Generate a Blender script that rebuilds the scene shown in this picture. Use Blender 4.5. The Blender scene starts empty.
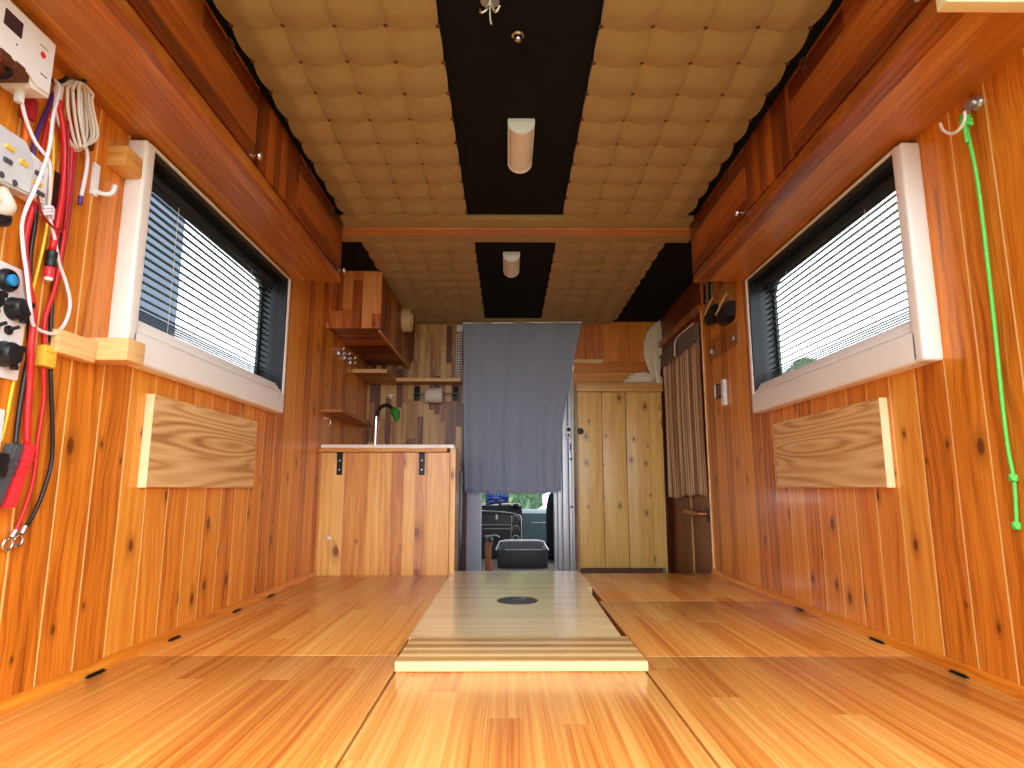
import bpy, bmesh, math, random
from mathutils import Vector, Matrix, noise as mnoise
random.seed(4)
S = bpy.context.scene
COL = S.collection
PI = math.pi

# ------------------------------------------------------------------ colour
def lin(r, g, b):
    f = lambda c: (c/255/12.92) if c/255 <= .04045 else ((c/255+.055)/1.055)**2.4
    return (f(r), f(g), f(b), 1.0)

# ------------------------------------------------------------------ materials
class NT:
    def __init__(s, name):
        s.m = bpy.data.materials.new(name); s.m.use_nodes = True
        s.t = s.m.node_tree; s.t.nodes.clear()
        s.out = s.n('ShaderNodeOutputMaterial')
    def n(s, kind, **kw):
        nd = s.t.nodes.new(kind)
        for k, v in kw.items(): setattr(nd, k, v)
        return nd
    def l(s, a, b): s.t.links.new(a, b)
    def inp(s, sock, v):
        if isinstance(v, bpy.types.NodeSocket): s.l(v, sock)
        else: sock.default_value = v
    def math(s, op, a, b=None, c=None, clamp=False):
        nd = s.n('ShaderNodeMath', operation=op); nd.use_clamp = clamp
        s.inp(nd.inputs[0], a)
        if b is not None: s.inp(nd.inputs[1], b)
        if c is not None: s.inp(nd.inputs[2], c)
        return nd.outputs[0]
    def comb(s, x, y, z):
        nd = s.n('ShaderNodeCombineXYZ')
        for i, v in enumerate((x, y, z)): s.inp(nd.inputs[i], v)
        return nd.outputs[0]
    def noise(s, vec, scale=1, detail=2, rough=.5, dist=0):
        nd = s.n('ShaderNodeTexNoise'); s.l(vec, nd.inputs['Vector'])
        nd.inputs['Scale'].default_value = scale; nd.inputs['Detail'].default_value = detail
        nd.inputs['Roughness'].default_value = rough; nd.inputs['Distortion'].default_value = dist
        return nd.outputs['Fac']
    def step(s, v, a, b):
        nd = s.n('ShaderNodeMapRange', interpolation_type='SMOOTHSTEP'); s.l(v, nd.inputs[0])
        nd.inputs[1].default_value = a; nd.inputs[2].default_value = b
        return nd.outputs[0]
    def mix(s, f, a, b, blend='MIX'):
        nd = s.n('ShaderNodeMix', data_type='RGBA', blend_type=blend)
        s.inp(nd.inputs[0], f); s.inp(nd.inputs[6], a); s.inp(nd.inputs[7], b)
        return nd.outputs[2]
    def ramp(s, f, stops):
        nd = s.n('ShaderNodeValToRGB'); s.l(f, nd.inputs[0])
        e = nd.color_ramp.elements
        e[0].position, e[0].color = stops[0]; e[1].position, e[1].color = stops[-1]
        for p, c in stops[1:-1]:
            x = e.new(p); x.color = c
        return nd.outputs[0]
    def bsdf(s, color, rough=.5, metal=0, spec=.5, bump=None, bstr=.3, bdist=.01, **kw):
        b = s.n('ShaderNodeBsdfPrincipled')
        s.inp(b.inputs['Base Color'], color); s.inp(b.inputs['Roughness'], rough)
        b.inputs['Metallic'].default_value = metal
        b.inputs['Specular IOR Level'].default_value = spec
        for k, v in kw.items(): s.inp(b.inputs[k.replace('_', ' ')], v)
        if bump is not None:
            bn = s.n('ShaderNodeBump'); bn.inputs['Strength'].default_value = bstr
            bn.inputs['Distance'].default_value = bdist
            s.l(bump, bn.inputs['Height']); s.l(bn.outputs[0], b.inputs['Normal'])
        s.l(b.outputs[0], s.out.inputs[0])
        return b

def plain(name, c, rough=.5, metal=0, spec=.5, var=.06, scale=30, **kw):
    t = NT(name)
    g = t.n('ShaderNodeNewGeometry')
    f = t.noise(g.outputs['Position'], scale, 3)
    dark = tuple(x*(1-var*2) for x in c[:3]) + (1,)
    lite = tuple(min(1, x*(1+var*2)) for x in c[:3]) + (1,)
    t.bsdf(t.mix(f, dark, lite), rough, metal, spec, **kw)
    return t.m

def wood(name, across, along, plank, cols, joint=None, joint_w=.0016, board=None, knots=0.0, knot_size=.016,
         rough=.35, spec=.5, var=.6, grain=(60, 2.2), seed=0, offset=0, knot_col=lin(104, 38, 14), bump=.25, fig=0.0, contrast=1.0, coat=0.0, wobble=3.0):
    """planked timber in world axes: strips `plank` wide counted along `across`, grain running `along`"""
    t = NT(name)
    g = t.n('ShaderNodeNewGeometry')
    sp = t.n('ShaderNodeSeparateXYZ'); t.l(g.outputs['Position'], sp.inputs[0])
    ax = {'x': sp.outputs[0], 'y': sp.outputs[1], 'z': sp.outputs[2]}
    A, L = ax[across], ax[along]
    third = ax[[k for k in 'xyz' if k not in (across, along)][0]]
    a = t.math('DIVIDE', t.math('ADD', A, 20.0 + offset), plank)
    idx = t.math('FLOOR', a)
    w1 = t.n('ShaderNodeTexWhiteNoise', noise_dimensions='2D'); t.l(t.comb(idx, seed + .5, 0), w1.inputs['Vector'])
    rnd = w1.outputs['Value']
    fr = t.math('FRACT', a)
    dj = t.math('MULTIPLY', t.math('MINIMUM', fr, t.math('SUBTRACT', 1.0, fr)), plank)
    if board:
        lb = t.math('ADD', t.math('DIVIDE', L, board), t.math('MULTIPLY', rnd, 9.0))
        idb = t.math('FLOOR', lb)
        w2 = t.n('ShaderNodeTexWhiteNoise', noise_dimensions='2D'); t.l(t.comb(t.math('ADD', idx, 3.3), t.math('ADD', idb, seed*2.1), 0), w2.inputs['Vector'])
        rnd2 = w2.outputs['Value']
        fb = t.math('FRACT', lb)
        db = t.math('MULTIPLY', t.math('MINIMUM', fb, t.math('SUBTRACT', 1.0, fb)), board)
    else:
        rnd2 = rnd
    # slow waviness so the grain lines wander
    wob = t.noise(t.comb(t.math('MULTIPLY', A, 5), t.math('MULTIPLY', L, 3.0), t.math('MULTIPLY', rnd2, 31)), 1, 2)
    gv = t.comb(t.math('ADD', t.math('MULTIPLY', A, grain[0]), t.math('MULTIPLY', wob, wobble)),
                t.math('MULTIPLY', L, grain[1]),
                t.math('ADD', t.math('MULTIPLY', rnd2, 57), t.math('MULTIPLY', third, 8)))
    g1 = t.noise(gv, 1.0, 3, .55)
    g2 = t.noise(gv, 3.6, 2, .6)
    fac = t.math('ADD', t.math('MULTIPLY', g1, .65), t.math('MULTIPLY', g2, .35))
    if fig:
        rg = t.math('SINE', t.math('MULTIPLY', t.noise(t.comb(t.math('MULTIPLY', A, 11), t.math('MULTIPLY', L, .75), t.math('MULTIPLY', rnd2, 41)), 1.0, 1), 85))
        fac = t.math('ADD', t.math('MULTIPLY', fac, 1-fig), t.math('MULTIPLY', t.math('MULTIPLY_ADD', rg, .5, .5), fig))
    fac = t.math('ADD', t.math('MULTIPLY', t.math('SUBTRACT', fac, .5), 1.5*contrast), .5)
    fac = t.math('ADD', fac, t.math('MULTIPLY', t.math('SUBTRACT', rnd2, .5), var), clamp=True)
    n = len(cols)
    c = t.ramp(fac, [(.08 + .84*i/(n-1), q) for i, q in enumerate(cols)])
    if knots:
        kv = t.comb(t.math('DIVIDE', t.math('ADD', A, t.math('MULTIPLY', rnd, .9)), .09), t.math('DIVIDE', t.math('ADD', L, t.math('MULTIPLY', rnd, 3.7)), .16), 0)
        vo = t.n('ShaderNodeTexVoronoi', voronoi_dimensions='2D'); t.l(kv, vo.inputs['Vector']); vo.inputs['Scale'].default_value = 1
        vc = t.n('ShaderNodeSeparateColor'); t.l(vo.outputs['Color'], vc.inputs[0])
        on = t.step(vc.outputs[0], 1-knots-.001, 1-knots+.001)
        rr = t.math('MULTIPLY_ADD', t.math('POWER', vc.outputs[1], 2.2), .13*knot_size/.016, .045)
        rel = t.math('DIVIDE', vo.outputs['Distance'], rr)
        core = t.math('MULTIPLY', t.math('SUBTRACT', 1.0, t.step(rel, .55, 1.15)), on)
        halo = t.math('MULTIPLY', t.math('MULTIPLY', t.math('SUBTRACT', 1.0, t.step(rel, .8, 3.0)), on), .38)
        c = t.mix(halo, c, tuple(v*.45 for v in cols[0][:3]) + (1,))
        c = t.mix(t.math('MULTIPLY', core, .88), c, knot_col)
    h = t.math('MULTIPLY', fac, .12)
    if joint is not None:
        jm = t.math('SUBTRACT', 1.0, t.step(dj, joint_w*.45, joint_w))
        c = t.mix(t.math('MULTIPLY', jm, .8), c, joint)
        h = t.math('SUBTRACT', h, t.math('MULTIPLY', jm, .4))
        if board:
            bm_ = t.math('SUBTRACT', 1.0, t.step(db, .0004, .0012))
            c = t.mix(t.math('MULTIPLY', bm_, .45), c, joint)
    kw = {}
    if coat: kw = dict(Coat_Weight=coat, Coat_Roughness=.08)
    t.bsdf(c, rough, 0, spec, bump=h, bstr=bump, bdist=.003, **kw)
    return t.m

# honey / amber stained boards
WL = [lin(156, 76, 14), lin(210, 118, 28), lin(229, 142, 42), lin(239, 166, 62)]
WR = WL
CABC = [lin(92, 34, 8), lin(136, 56, 14), lin(162, 76, 22), lin(194, 108, 40)]
BEDC = [lin(190, 106, 40), lin(215, 140, 62), lin(227, 161, 79), lin(235, 182, 104)]
M = {}
M['wall'] = wood('varnished_pine_cladding', 'y', 'z', .1085, WL, joint=lin(255, 214, 140), joint_w=.0034, knots=.26, knot_size=.015, contrast=1.25, var=.5, rough=.33, offset=.047, coat=.15)
M['wall_end'] = wood('varnished_pine_end_wall', 'x', 'z', .12, WL, joint=lin(120, 62, 26), knots=.12, var=.4, rough=.4)
M['wall_end_flat'] = wood('pine_board_flat', 'z', 'x', .06, WL, joint=lin(120, 62, 26), knots=.05, var=.5, rough=.4)
M['bed'] = wood('laminated_pine_bed_board', 'x', 'y', .062, BEDC, joint=lin(190, 108, 50), joint_w=.0006, board=.8, var=.5, rough=.25, grain=(85, .7), seed=3, fig=.0, contrast=1.4, wobble=1.0, bump=.06, spec=.5, coat=.08)
M['acacia_x'] = wood('acacia_strips_crosswise', 'y', 'x', .060, [lin(150, 104, 56), lin(186, 140, 80), lin(204, 162, 98), lin(214, 178, 114)], joint=lin(240, 214, 154), joint_w=.017, board=None, var=.5, rough=.3, grain=(55, 2), seed=9, offset=.04, bump=.03, knots=.06)
M['acacia_top'] = wood('pale_table_top', 'y', 'x', .045, [lin(222, 192, 136), lin(234, 210, 156), lin(242, 222, 172), lin(246, 230, 184)], joint=lin(170, 130, 80), joint_w=.0006, board=1.3, var=.4, rough=.2, grain=(55, 2), seed=5, knots=.03, coat=.25, bump=.05)
M['cab_h'] = wood('stained_cabinet_boards_lengthwise', 'z', 'y', .055, CABC, joint=lin(110, 48, 20), joint_w=.0006, board=1.1, var=.8, rough=.32, seed=11, knots=.04, coat=.1)
M['cab_v'] = wood('stained_cabinet_boards_upright', 'y', 'z', .05, CABC, joint=lin(110, 48, 20), joint_w=.0006, board=.9, var=.85, rough=.32, seed=13, knots=.10, coat=.1)
M['cab_under'] = wood('stained_cabinet_underside', 'x', 'y', .062, [lin(120, 54, 12), lin(166, 88, 24), lin(190, 112, 38), lin(212, 140, 58)], joint=lin(120, 58, 26), joint_w=.0008, var=.6, rough=.36, seed=17, knots=.03, coat=.1)
M['kit_end'] = wood('cedar_counter_end', 'x', 'z', .058, [lin(172, 94, 34), lin(210, 140, 62), lin(232, 174, 88), lin(243, 198, 118)], joint=lin(186, 112, 58), joint_w=.0008, var=.7, rough=.3, seed=21, knots=.42, knot_size=.034, knot_col=lin(120, 52, 26), coat=.2)
M['kit_side'] = wood('cedar_counter_side', 'y', 'z', .058, [lin(172, 94, 34), lin(210, 140, 62), lin(232, 174, 88), lin(243, 198, 118)], joint=lin(186, 112, 58), joint_w=.0008, var=.95, rough=.35, seed=22, knots=.10, knot_size=.024)
M['kcab_end'] = wood('upper_cabinet_end_boards', 'x', 'z', .05, [lin(130, 58, 24), lin(186, 98, 44), lin(214, 138, 70), lin(228, 160, 92)], joint=lin(120, 54, 24), joint_w=.0008, board=.5, var=1.1, rough=.34, seed=25, knots=.14, knot_size=.022)
M['kcab_door'] = wood('upper_cabinet_door_boards', 'y', 'z', .05, CABC, joint=lin(100, 44, 20), joint_w=.0006, board=.5, var=.9, rough=.34, seed=26, knots=.05)
M['acacia_back'] = wood('acacia_splashback', 'x', 'z', .036, [lin(104, 56, 28), lin(160, 106, 56), lin(196, 150, 86), lin(214, 176, 112)], joint=lin(100, 60, 30), joint_w=.0007, board=.26, var=1.2, rough=.35, seed=30)
M['wardrobe'] = wood('knotty_wardrobe_boards', 'x', 'z', .15, [lin(190, 132, 56), lin(224, 174, 90), lin(238, 196, 112), lin(244, 212, 134)], joint=lin(120, 74, 30), joint_w=.0015, offset=.1035, knots=.4, knot_size=.012, knot_col=lin(120, 66, 26), var=.2, rough=.35, seed=35, coat=.1, grain=(45, 2))
M['ward_rail'] = wood('wardrobe_rail', 'z', 'x', .08, [lin(176, 118, 52), lin(212, 160, 84), lin(228, 184, 106)], knots=.05, var=.2, rough=.4, seed=36)
M['raw_board'] = wood('unvarnished_pine_board', 'z', 'y', .24, [lin(176, 122, 68), lin(214, 164, 102), lin(228, 186, 126), lin(236, 200, 146)], knots=.12, knot_size=.01, var=.1, rough=.5, seed=40, fig=.30, grain=(44, .8))
M['raw_end'] = wood('sawn_pine_end', 'y', 'z', .1, [lin(240, 214, 160), lin(248, 228, 180), lin(252, 238, 200)], var=.1, rough=.6, seed=41)
M['batten'] = wood('ceiling_batten_wood', 'y', 'x', .06, [lin(160, 96, 44), lin(200, 132, 66), lin(214, 154, 86)], var=.3, rough=.4, seed=44, board=.7, joint=lin(90, 40, 20), joint_w=.0006)
M['trim_y'] = wood('floor_edge_moulding', 'x', 'y', .2, WL, var=.2, rough=.3, seed=46)
M['block'] = wood('small_wood_block', 'z', 'y', .03, [lin(190, 110, 44), lin(220, 156, 76), lin(236, 186, 110)], var=.4, rough=.4, seed=48)
M['ledge'] = wood('pale_wood_ledge', 'z', 'y', .05, [lin(206, 150, 88), lin(232, 184, 120), lin(244, 208, 150)], var=.3, rough=.4, seed=50)
M['shelf'] = wood('small_shelf_board', 'y', 'x', .05, [lin(140, 80, 38), lin(178, 112, 58), lin(200, 138, 82)], var=.5, rough=.4, seed=52)
M['door_wood'] = wood('dark_stained_door', 'y', 'z', .09, [lin(84, 36, 18), lin(118, 58, 30), lin(140, 76, 42)], var=.4, rough=.4, seed=54)
M['floor'] = wood('floor_boards', 'x', 'y', .1, [lin(90, 60, 40), lin(120, 84, 56), lin(140, 100, 70)], joint=lin(60, 40, 26), var=.5, rough=.5, seed=58)

M['black_felt'] = plain('black_ceiling_felt', lin(22, 22, 24), .95, spec=.15, scale=300, var=.2)
M['white_pl'] = plain('cream_window_plastic', lin(246, 243, 238), .35, var=.01)
M['white_hard'] = plain('white_plastic', lin(240, 240, 240), .35, var=.01)
M['white_lamp'] = plain('frosted_lamp_cover', lin(236, 230, 226), .4, var=.01)
M['black_pl'] = plain('black_plastic', lin(20, 20, 24), .4)
M['black_metal'] = plain('black_metal', lin(28, 26, 26), .35, metal=.6)
M['black_blind'] = plain('black_aluminium_slats', lin(18, 20, 24), .45)
M['grey_blind'] = plain('dark_grey_blind_cassette', lin(44, 48, 52), .5)
M['chrome'] = plain('chrome', lin(220, 220, 224), .12, metal=1, var=.01)
M['steel'] = plain('brushed_steel', lin(190, 194, 200), .3, metal=.9, var=.03)
M['silver_paint'] = plain('silver_jamb', lin(196, 200, 208), .35, metal=.35, var=.02)
M['grey_post'] = plain('pale_grey_jamb', lin(188, 196, 212), .45, var=.04, scale=12)
M['dark_glass'] = plain('dark_grey_panel', lin(70, 82, 96), .25, var=.15, scale=8)
M['brown_post'] = plain('brown_strip', lin(92, 48, 26), .5, var=.1)
M['red_wire'] = plain('red_cable', lin(214, 30, 34), .4, var=.03)
M['dred_wire'] = plain('dark_red_cable', lin(158, 20, 34), .4, var=.03)
M['black_wire'] = plain('black_cable', lin(22, 18, 20), .35, var=.03)
M['white_wire'] = plain('white_cable', lin(240, 232, 240), .4, var=.01)
M['beige_wire'] = plain('beige_cable', lin(226, 212, 196), .45, var=.02)
M['yellow_wire'] = plain('yellow_cable', lin(240, 200, 50), .4, var=.03)
M['orange_wire'] = plain('orange_cable', lin(236, 106, 32), .4, var=.03)
M['purple_wire'] = plain('purple_cable', lin(84, 46, 130), .4, var=.03)
M['yellow_pl'] = plain('yellow_plastic', lin(240, 196, 70), .4, var=.03)
M['grey_pl'] = plain('dark_grey_plastic', lin(74, 76, 82), .45)
M['red_pl'] = plain('red_plastic', lin(226, 50, 56), .4, var=.03)
M['blue_led'] = plain('blue_button', lin(40, 140, 200), .3)
M['lcd'] = plain('lcd_dark', lin(52, 44, 52), .2)
M['green_cord'] = plain('green_cord', lin(96, 214, 90), .55, var=.12, scale=160)
M['green_pl'] = plain('green_nozzle', lin(24, 140, 40), .45)
M['paper'] = plain('white_paper', lin(228, 220, 212), .9, var=.02)
M['white_top'] = plain('white_worktop', lin(246, 240, 230), .3, var=.01)
M['ring_wood'] = plain('pale_bent_wood', lin(224, 196, 140), .5, var=.06)
M['copper'] = plain('warm_metal_lever', lin(170, 110, 76), .35, metal=.5)
M['cloth'] = None
M['dash_dark'] = plain('dark_dashboard', lin(26, 34, 38), .55)
M['dash_teal'] = plain('grey_dashboard', lin(92, 118, 124), .55, var=.05)
M['seat'] = plain('black_seat_fabric', lin(18, 22, 26), .9, scale=200)
M['cabfloor'] = plain('grey_cab_mat', lin(120, 110, 104), .8)
M['van_skin'] = plain('van_body', lin(200, 204, 208), .4, metal=.1)
M['tan_leather'] = plain('tan_leather', lin(150, 92, 58), .6)
M['bldg'] = plain('blue_grey_facade', lin(84, 94, 108), .8, var=.05, scale=.6)
M['tan'] = plain('tan_felt', lin(176, 132, 76), .8)
M['pale_rim'] = plain('pale_rim', lin(226, 196, 140), .6)

def fabric(name, c, scale=400, var=.1, rough=.9, stripes=None):
    t = NT(name); g = t.n('ShaderNodeNewGeometry')
    f = t.noise(g.outputs['Position'], scale, 2)
    col = t.mix(f, tuple(x*(1-var) for x in c[:3]) + (1,), tuple(min(1, x*(1+var)) for x in c[:3]) + (1,))
    if stripes:
        tc = t.n('ShaderNodeTexCoord'); sp = t.n('ShaderNodeSeparateXYZ'); t.l(tc.outputs['Generated'], sp.inputs[0])
        ax, freq, cs = stripes
        s = t.noise(t.comb(t.math('MULTIPLY', sp.outputs['xyz'.index(ax)], freq), 0.3, 0.1), 1.0, 1)
        s = t.step(s, .44, .56)
        col = t.mix(s, col, cs)
    t.bsdf(col, rough, 0, .2, bump=f, bstr=.15, bdist=.002, Sheen_Weight=.15)
    return t.m
M['quilt'] = fabric('beige_quilted_cloth', lin(166, 140, 94), 500, .08)
M['curtain'] = fabric('grey_curtain_cloth', lin(158, 170, 192), 350, .1)
M['door_curtain'] = fabric('brown_striped_cloth', lin(150, 108, 74), 400, .1, stripes=('y', 40, lin(222, 190, 150)))
M['cloth'] = fabric('pale_cloth', lin(244, 230, 204), 300, .08)
M['curtain_head'] = fabric('dark_gathered_heading', lin(112, 92, 74), 300, .1)

def glass_mat(name, tint=(.96, .98, 1, 1), refl=.06):
    t = NT(name)
    tr = t.n('ShaderNodeBsdfTransparent'); tr.inputs[0].default_value = tint
    gl = t.n('ShaderNodeBsdfGlossy'); gl.inputs['Roughness'].default_value = .03
    mx = t.n('ShaderNodeMixShader'); mx.inputs[0].default_value = refl
    t.l(tr.outputs[0], mx.inputs[1]); t.l(gl.outputs[0], mx.inputs[2]); t.l(mx.outputs[0], t.out.inputs[0])
    return t.m
M['glass'] = glass_mat('acrylic_pane')
M['clear'] = glass_mat('clear_pocket_film', (.93, .93, .93, 1), .12)

def screen_mat():
    t = NT('phone_screen'); tc = t.n('ShaderNodeTexCoord')
    v = t.n('ShaderNodeTexVoronoi'); v.inputs['Scale'].default_value = 5; t.l(tc.outputs['Generated'], v.inputs['Vector'])
    sc = t.n('ShaderNodeSeparateColor'); t.l(v.outputs['Color'], sc.inputs[0])
    c = t.ramp(sc.outputs[0], [(0, lin(16, 20, 60)), (.5, lin(60, 60, 150)), (1, lin(90, 150, 210))])
    b = t.bsdf(c, .2); t.l(c, b.inputs['Emission Color']); b.inputs['Emission Strength'].default_value = .12
    return t.m
M['screen'] = screen_mat()

def leaves_mat():
    t = NT('green_leaves'); g = t.n('ShaderNodeNewGeometry')
    f = t.noise(g.outputs['Position'], 5.0, 8, .8)
    t.bsdf(t.ramp(f, [(.36, lin(20, 44, 26)), (.5, lin(66, 96, 58)), (.62, lin(140, 158, 118))]), .8)
    return t.m
M['leaves'] = leaves_mat()
def grass_mat():
    t = NT('grass_and_gravel'); g = t.n('ShaderNodeNewGeometry')
    f = t.noise(g.outputs['Position'], .8, 6, .65)
    t.bsdf(t.ramp(f, [(.35, lin(60, 84, 50)), (.55, lin(110, 120, 88)), (.75, lin(150, 146, 130))]), .95)
    return t.m
M['grass'] = grass_mat()

# ------------------------------------------------------------------ geometry helpers
def BM(): return bmesh.new()
def box(bm, x0, x1, y0, y1, z0, z1, bev=0, seg=2):
    vs = [bm.verts.new(p) for p in ((x0,y0,z0),(x1,y0,z0),(x1,y1,z0),(x0,y1,z0),(x0,y0,z1),(x1,y0,z1),(x1,y1,z1),(x0,y1,z1))]
    fs = [bm.faces.new([vs[i] for i in q]) for q in ((3,2,1,0),(4,5,6,7),(0,1,5,4),(1,2,6,5),(2,3,7,6),(3,0,4,7))]
    if bev:
        es = list({e for f in fs for e in f.edges})
        bmesh.ops.bevel(bm, geom=es, offset=bev, segments=seg, profile=.6, affect='EDGES', clamp_overlap=True)
    return bm
def xbox(bm, c, size, rot=None, bev=0, seg=2):
    """box of full `size` at centre c turned by rotation matrix"""
    t = BM(); s = Vector(size)/2
    box(t, -s.x, s.x, -s.y, s.y, -s.z, s.z, bev, seg)
    m = Matrix.Translation(Vector(c)) @ (rot.to_4x4() if rot else Matrix.Identity(4))
    return join(bm, t, m)
def join(bm, t, m=None):
    mp = {v: bm.verts.new(m @ v.co if m else v.co) for v in t.verts}
    for f in t.faces:
        try: bm.faces.new([mp[v] for v in f.verts])
        except ValueError: pass
    t.free(); return bm
def spline(pts, k=6):
    P = [Vector(p) for p in pts]
    if len(P) < 3: return P
    Q = [P[0]*2 - P[1]] + P + [P[-1]*2 - P[-2]]
    out = []
    for i in range(1, len(Q)-2):
        for j in range(k):
            t = j/k
            a, b, c, d = Q[i-1], Q[i], Q[i+1], Q[i+2]
            out.append(.5*((2*b) + (c-a)*t + (2*a-5*b+4*c-d)*t*t + (3*b-a-3*c+d)*t*t*t))
    out.append(P[-1]); return out
def tube(bm, pts, r, n=8, smooth=5, closed=False):
    P = spline(pts, smooth) if smooth else [Vector(p) for p in pts]
    R = r if callable(r) else (lambda t: r)
    rings = []; up = None
    for i, p in enumerate(P):
        d = (P[min(i+1, len(P)-1)] - P[max(i-1, 0)])
        if d.length < 1e-9: d = Vector((0,0,1))
        d.normalize()
        if up is None:
            up = d.orthogonal().normalized()
        else:
            up = (up - d*up.dot(d))
            up = up.normalized() if up.length > 1e-6 else d.orthogonal().normalized()
        s = d.cross(up); rr = R(i/max(1, len(P)-1))
        rings.append([bm.verts.new(p + up*math.cos(2*PI*k/n)*rr + s*math.sin(2*PI*k/n)*rr) for k in range(n)])
    for a, b in zip(rings, rings[1:]):
        for k in range(n): bm.faces.new((a[k], a[(k+1)%n], b[(k+1)%n], b[k]))
    bm.faces.new(rings[0][::-1]); bm.faces.new(rings[-1])
    return bm
def lathe(bm, prof, c, axis='z', n=24, cap=True):
    """prof: list of (r, h) along axis from centre c"""
    ax = {'x': (Vector((1,0,0)), Vector((0,1,0)), Vector((0,0,1))), 'y': (Vector((0,1,0)), Vector((0,0,1)), Vector((1,0,0))), 'z': (Vector((0,0,1)), Vector((1,0,0)), Vector((0,1,0)))}[axis]
    c = Vector(c); rings = []
    for r, h in prof:
        rings.append([bm.verts.new(c + ax[0]*h + ax[1]*r*math.cos(2*PI*k/n) + ax[2]*r*math.sin(2*PI*k/n)) for k in range(n)])
    for a, b in zip(rings, rings[1:]):
        for k in range(n): bm.faces.new((a[k], a[(k+1)%n], b[(k+1)%n], b[k]))
    if cap:
        bm.faces.new(rings[0][::-1]); bm.faces.new(rings[-1])
    return bm
def prism(bm, pts, axis, a0, a1, bev=0):
    """extrude polygon given in the two other axes (cyclic order) along axis"""
    def mk(p, h):
        u, v = p
        return {'x': (h,u,v), 'y': (u,h,v), 'z': (u,v,h)}[axis]
    A = [bm.verts.new(mk(p, a0)) for p in pts]; B = [bm.verts.new(mk(p, a1)) for p in pts]
    n = len(pts); fs = []
    for i in range(n): fs.append(bm.faces.new((A[i], A[(i+1)%n], B[(i+1)%n], B[i])))
    fs.append(bm.faces.new(A[::-1])); fs.append(bm.faces.new(B))
    if bev:
        es = list({e for f in fs[-2:] for e in f.edges})
        bmesh.ops.bevel(bm, geom=es, offset=bev, segments=2, affect='EDGES', clamp_overlap=True)
    return bm
def rrect(u0, u1, v0, v1, r, n=6):
    out = []
    for cu, cv, a0 in ((u1-r, v1-r, 0), (u0+r, v1-r, 90), (u0+r, v0+r, 180), (u1-r, v0+r, 270)):
        for i in range(n+1):
            a = math.radians(a0 + 90*i/n); out.append((cu + r*math.cos(a), cv + r*math.sin(a)))
    return out

def wloc(o):
    v = Vector((0,0,0))
    while o is not None:
        v += o.location; o = o.parent
    return v
def obj(name, bm, mat, parent=None, smooth=None, origin=None):
    """one mesh object; bm is in world space"""
    bmesh.ops.recalc_face_normals(bm, faces=bm.faces)
    me = bpy.data.meshes.new(name)
    if parent is None:
        if origin is None:
            xs = [v.co for v in bm.verts]
            origin = Vector(((min(p.x for p in xs)+max(p.x for p in xs))/2, (min(p.y for p in xs)+max(p.y for p in xs))/2, min(p.z for p in xs)))
        off = Vector(origin)
    else:
        off = wloc(parent)
    bmesh.ops.translate(bm, verts=bm.verts, vec=-off)
    bm.to_mesh(me); bm.free()
    for m in (mat if isinstance(mat, (list, tuple)) else [mat]): me.materials.append(m)
    o = bpy.data.objects.new(name, me); COL.objects.link(o)
    if parent is None: o.location = off
    else: o.parent = parent
    if smooth is not None:
        for p in me.polygons: p.use_smooth = True
        if smooth < 180: me.set_sharp_from_angle(angle=math.radians(smooth))
    return o
def tag(o, label, cat, group=None):
    o['label'] = label; o['category'] = cat
    if group: o['group'] = group
    return o
def thing(name, label, cat, loc, group=None):
    o = bpy.data.objects.new(name, None); COL.objects.link(o)
    o.location = loc; o.empty_display_size = .05
    return tag(o, label, cat, group)
def struct(name, bm=None, mat=None, parent=None, loc=(0,0,0), smooth=None):
    if bm is None:
        o = bpy.data.objects.new(name, None); COL.objects.link(o); o.location = loc
    else: o = obj(name, bm, mat, parent, smooth)
    if parent is None: o['kind'] = 'structure'
    return o
def dup(root, loc, label=None):
    r = root.copy(); COL.objects.link(r); r.location = loc
    if label: r['label'] = label
    for ch in root.children:
        c = ch.copy(); COL.objects.link(c); c.parent = r
        for g in ch.children:
            d = g.copy(); COL.objects.link(d); d.parent = c
    return r

# ------------------------------------------------------------------ room constants (metres; bed boards' top = 0)
XL, XR = -.933, 1.017
YB = 4.15           # end wall behind kitchen / wardrobe
ZC = 1.525          # ceiling lining
ZF = -.40           # aisle floor
Y0 = .55            # open rear doorway, set forward to let more skylight in
ZU = 1.263          # underside of overhead cabinets

# ------------------------------------------------------------------ setting
b = BM(); box(b, XL-.06, XR+.06, .42, 3.12, ZF-.05, -.024); box(b, XL-.06, XR+.06, 3.12, YB, ZF-.05, ZF)
struct('floor', b, M['floor'])
# side walls with a window opening each
WY0, WY1, WZ0, WZ1 = 1.462, 2.452, .79, 1.24
def side_wall(name, xa, xb, yend):
    b = BM()
    box(b, xa, xb, Y0, WY0, ZF-.05, ZC+.03); box(b, xa, xb, WY1, yend, ZF-.05, ZC+.03)
    box(b, xa, xb, WY0, WY1, ZF-.05, WZ0); box(b, xa, xb, WY0, WY1, WZ1, ZC+.03)
    return b
struct('wall_left', side_wall('l', XL-.03, XL, YB), M['wall'])
b = side_wall('r', XR, XR+.03, 3.2)
struct('wall_right', b, M['wall'])
b = BM(); box(b, XR, XR+.03, 3.2, YB, 1.30, ZC+.03); box(b, XR, XR+.03, 4.115, YB, ZF-.05, 1.30)
struct('wall_right.001', b, M['door_wood'])
# thin pale edge strip where the cladding stops at the entry door
b = BM(); box(b, XR-.006, XR+.03, 3.2, 3.212, -.02, 1.34, .002); struct('trim_1', b, M['ledge'])
b = BM(); box(b, XR-.022, XR, 3.2, 4.12, 1.325, 1.365, .004); struct('trim_2', b, M['shelf'])
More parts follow.
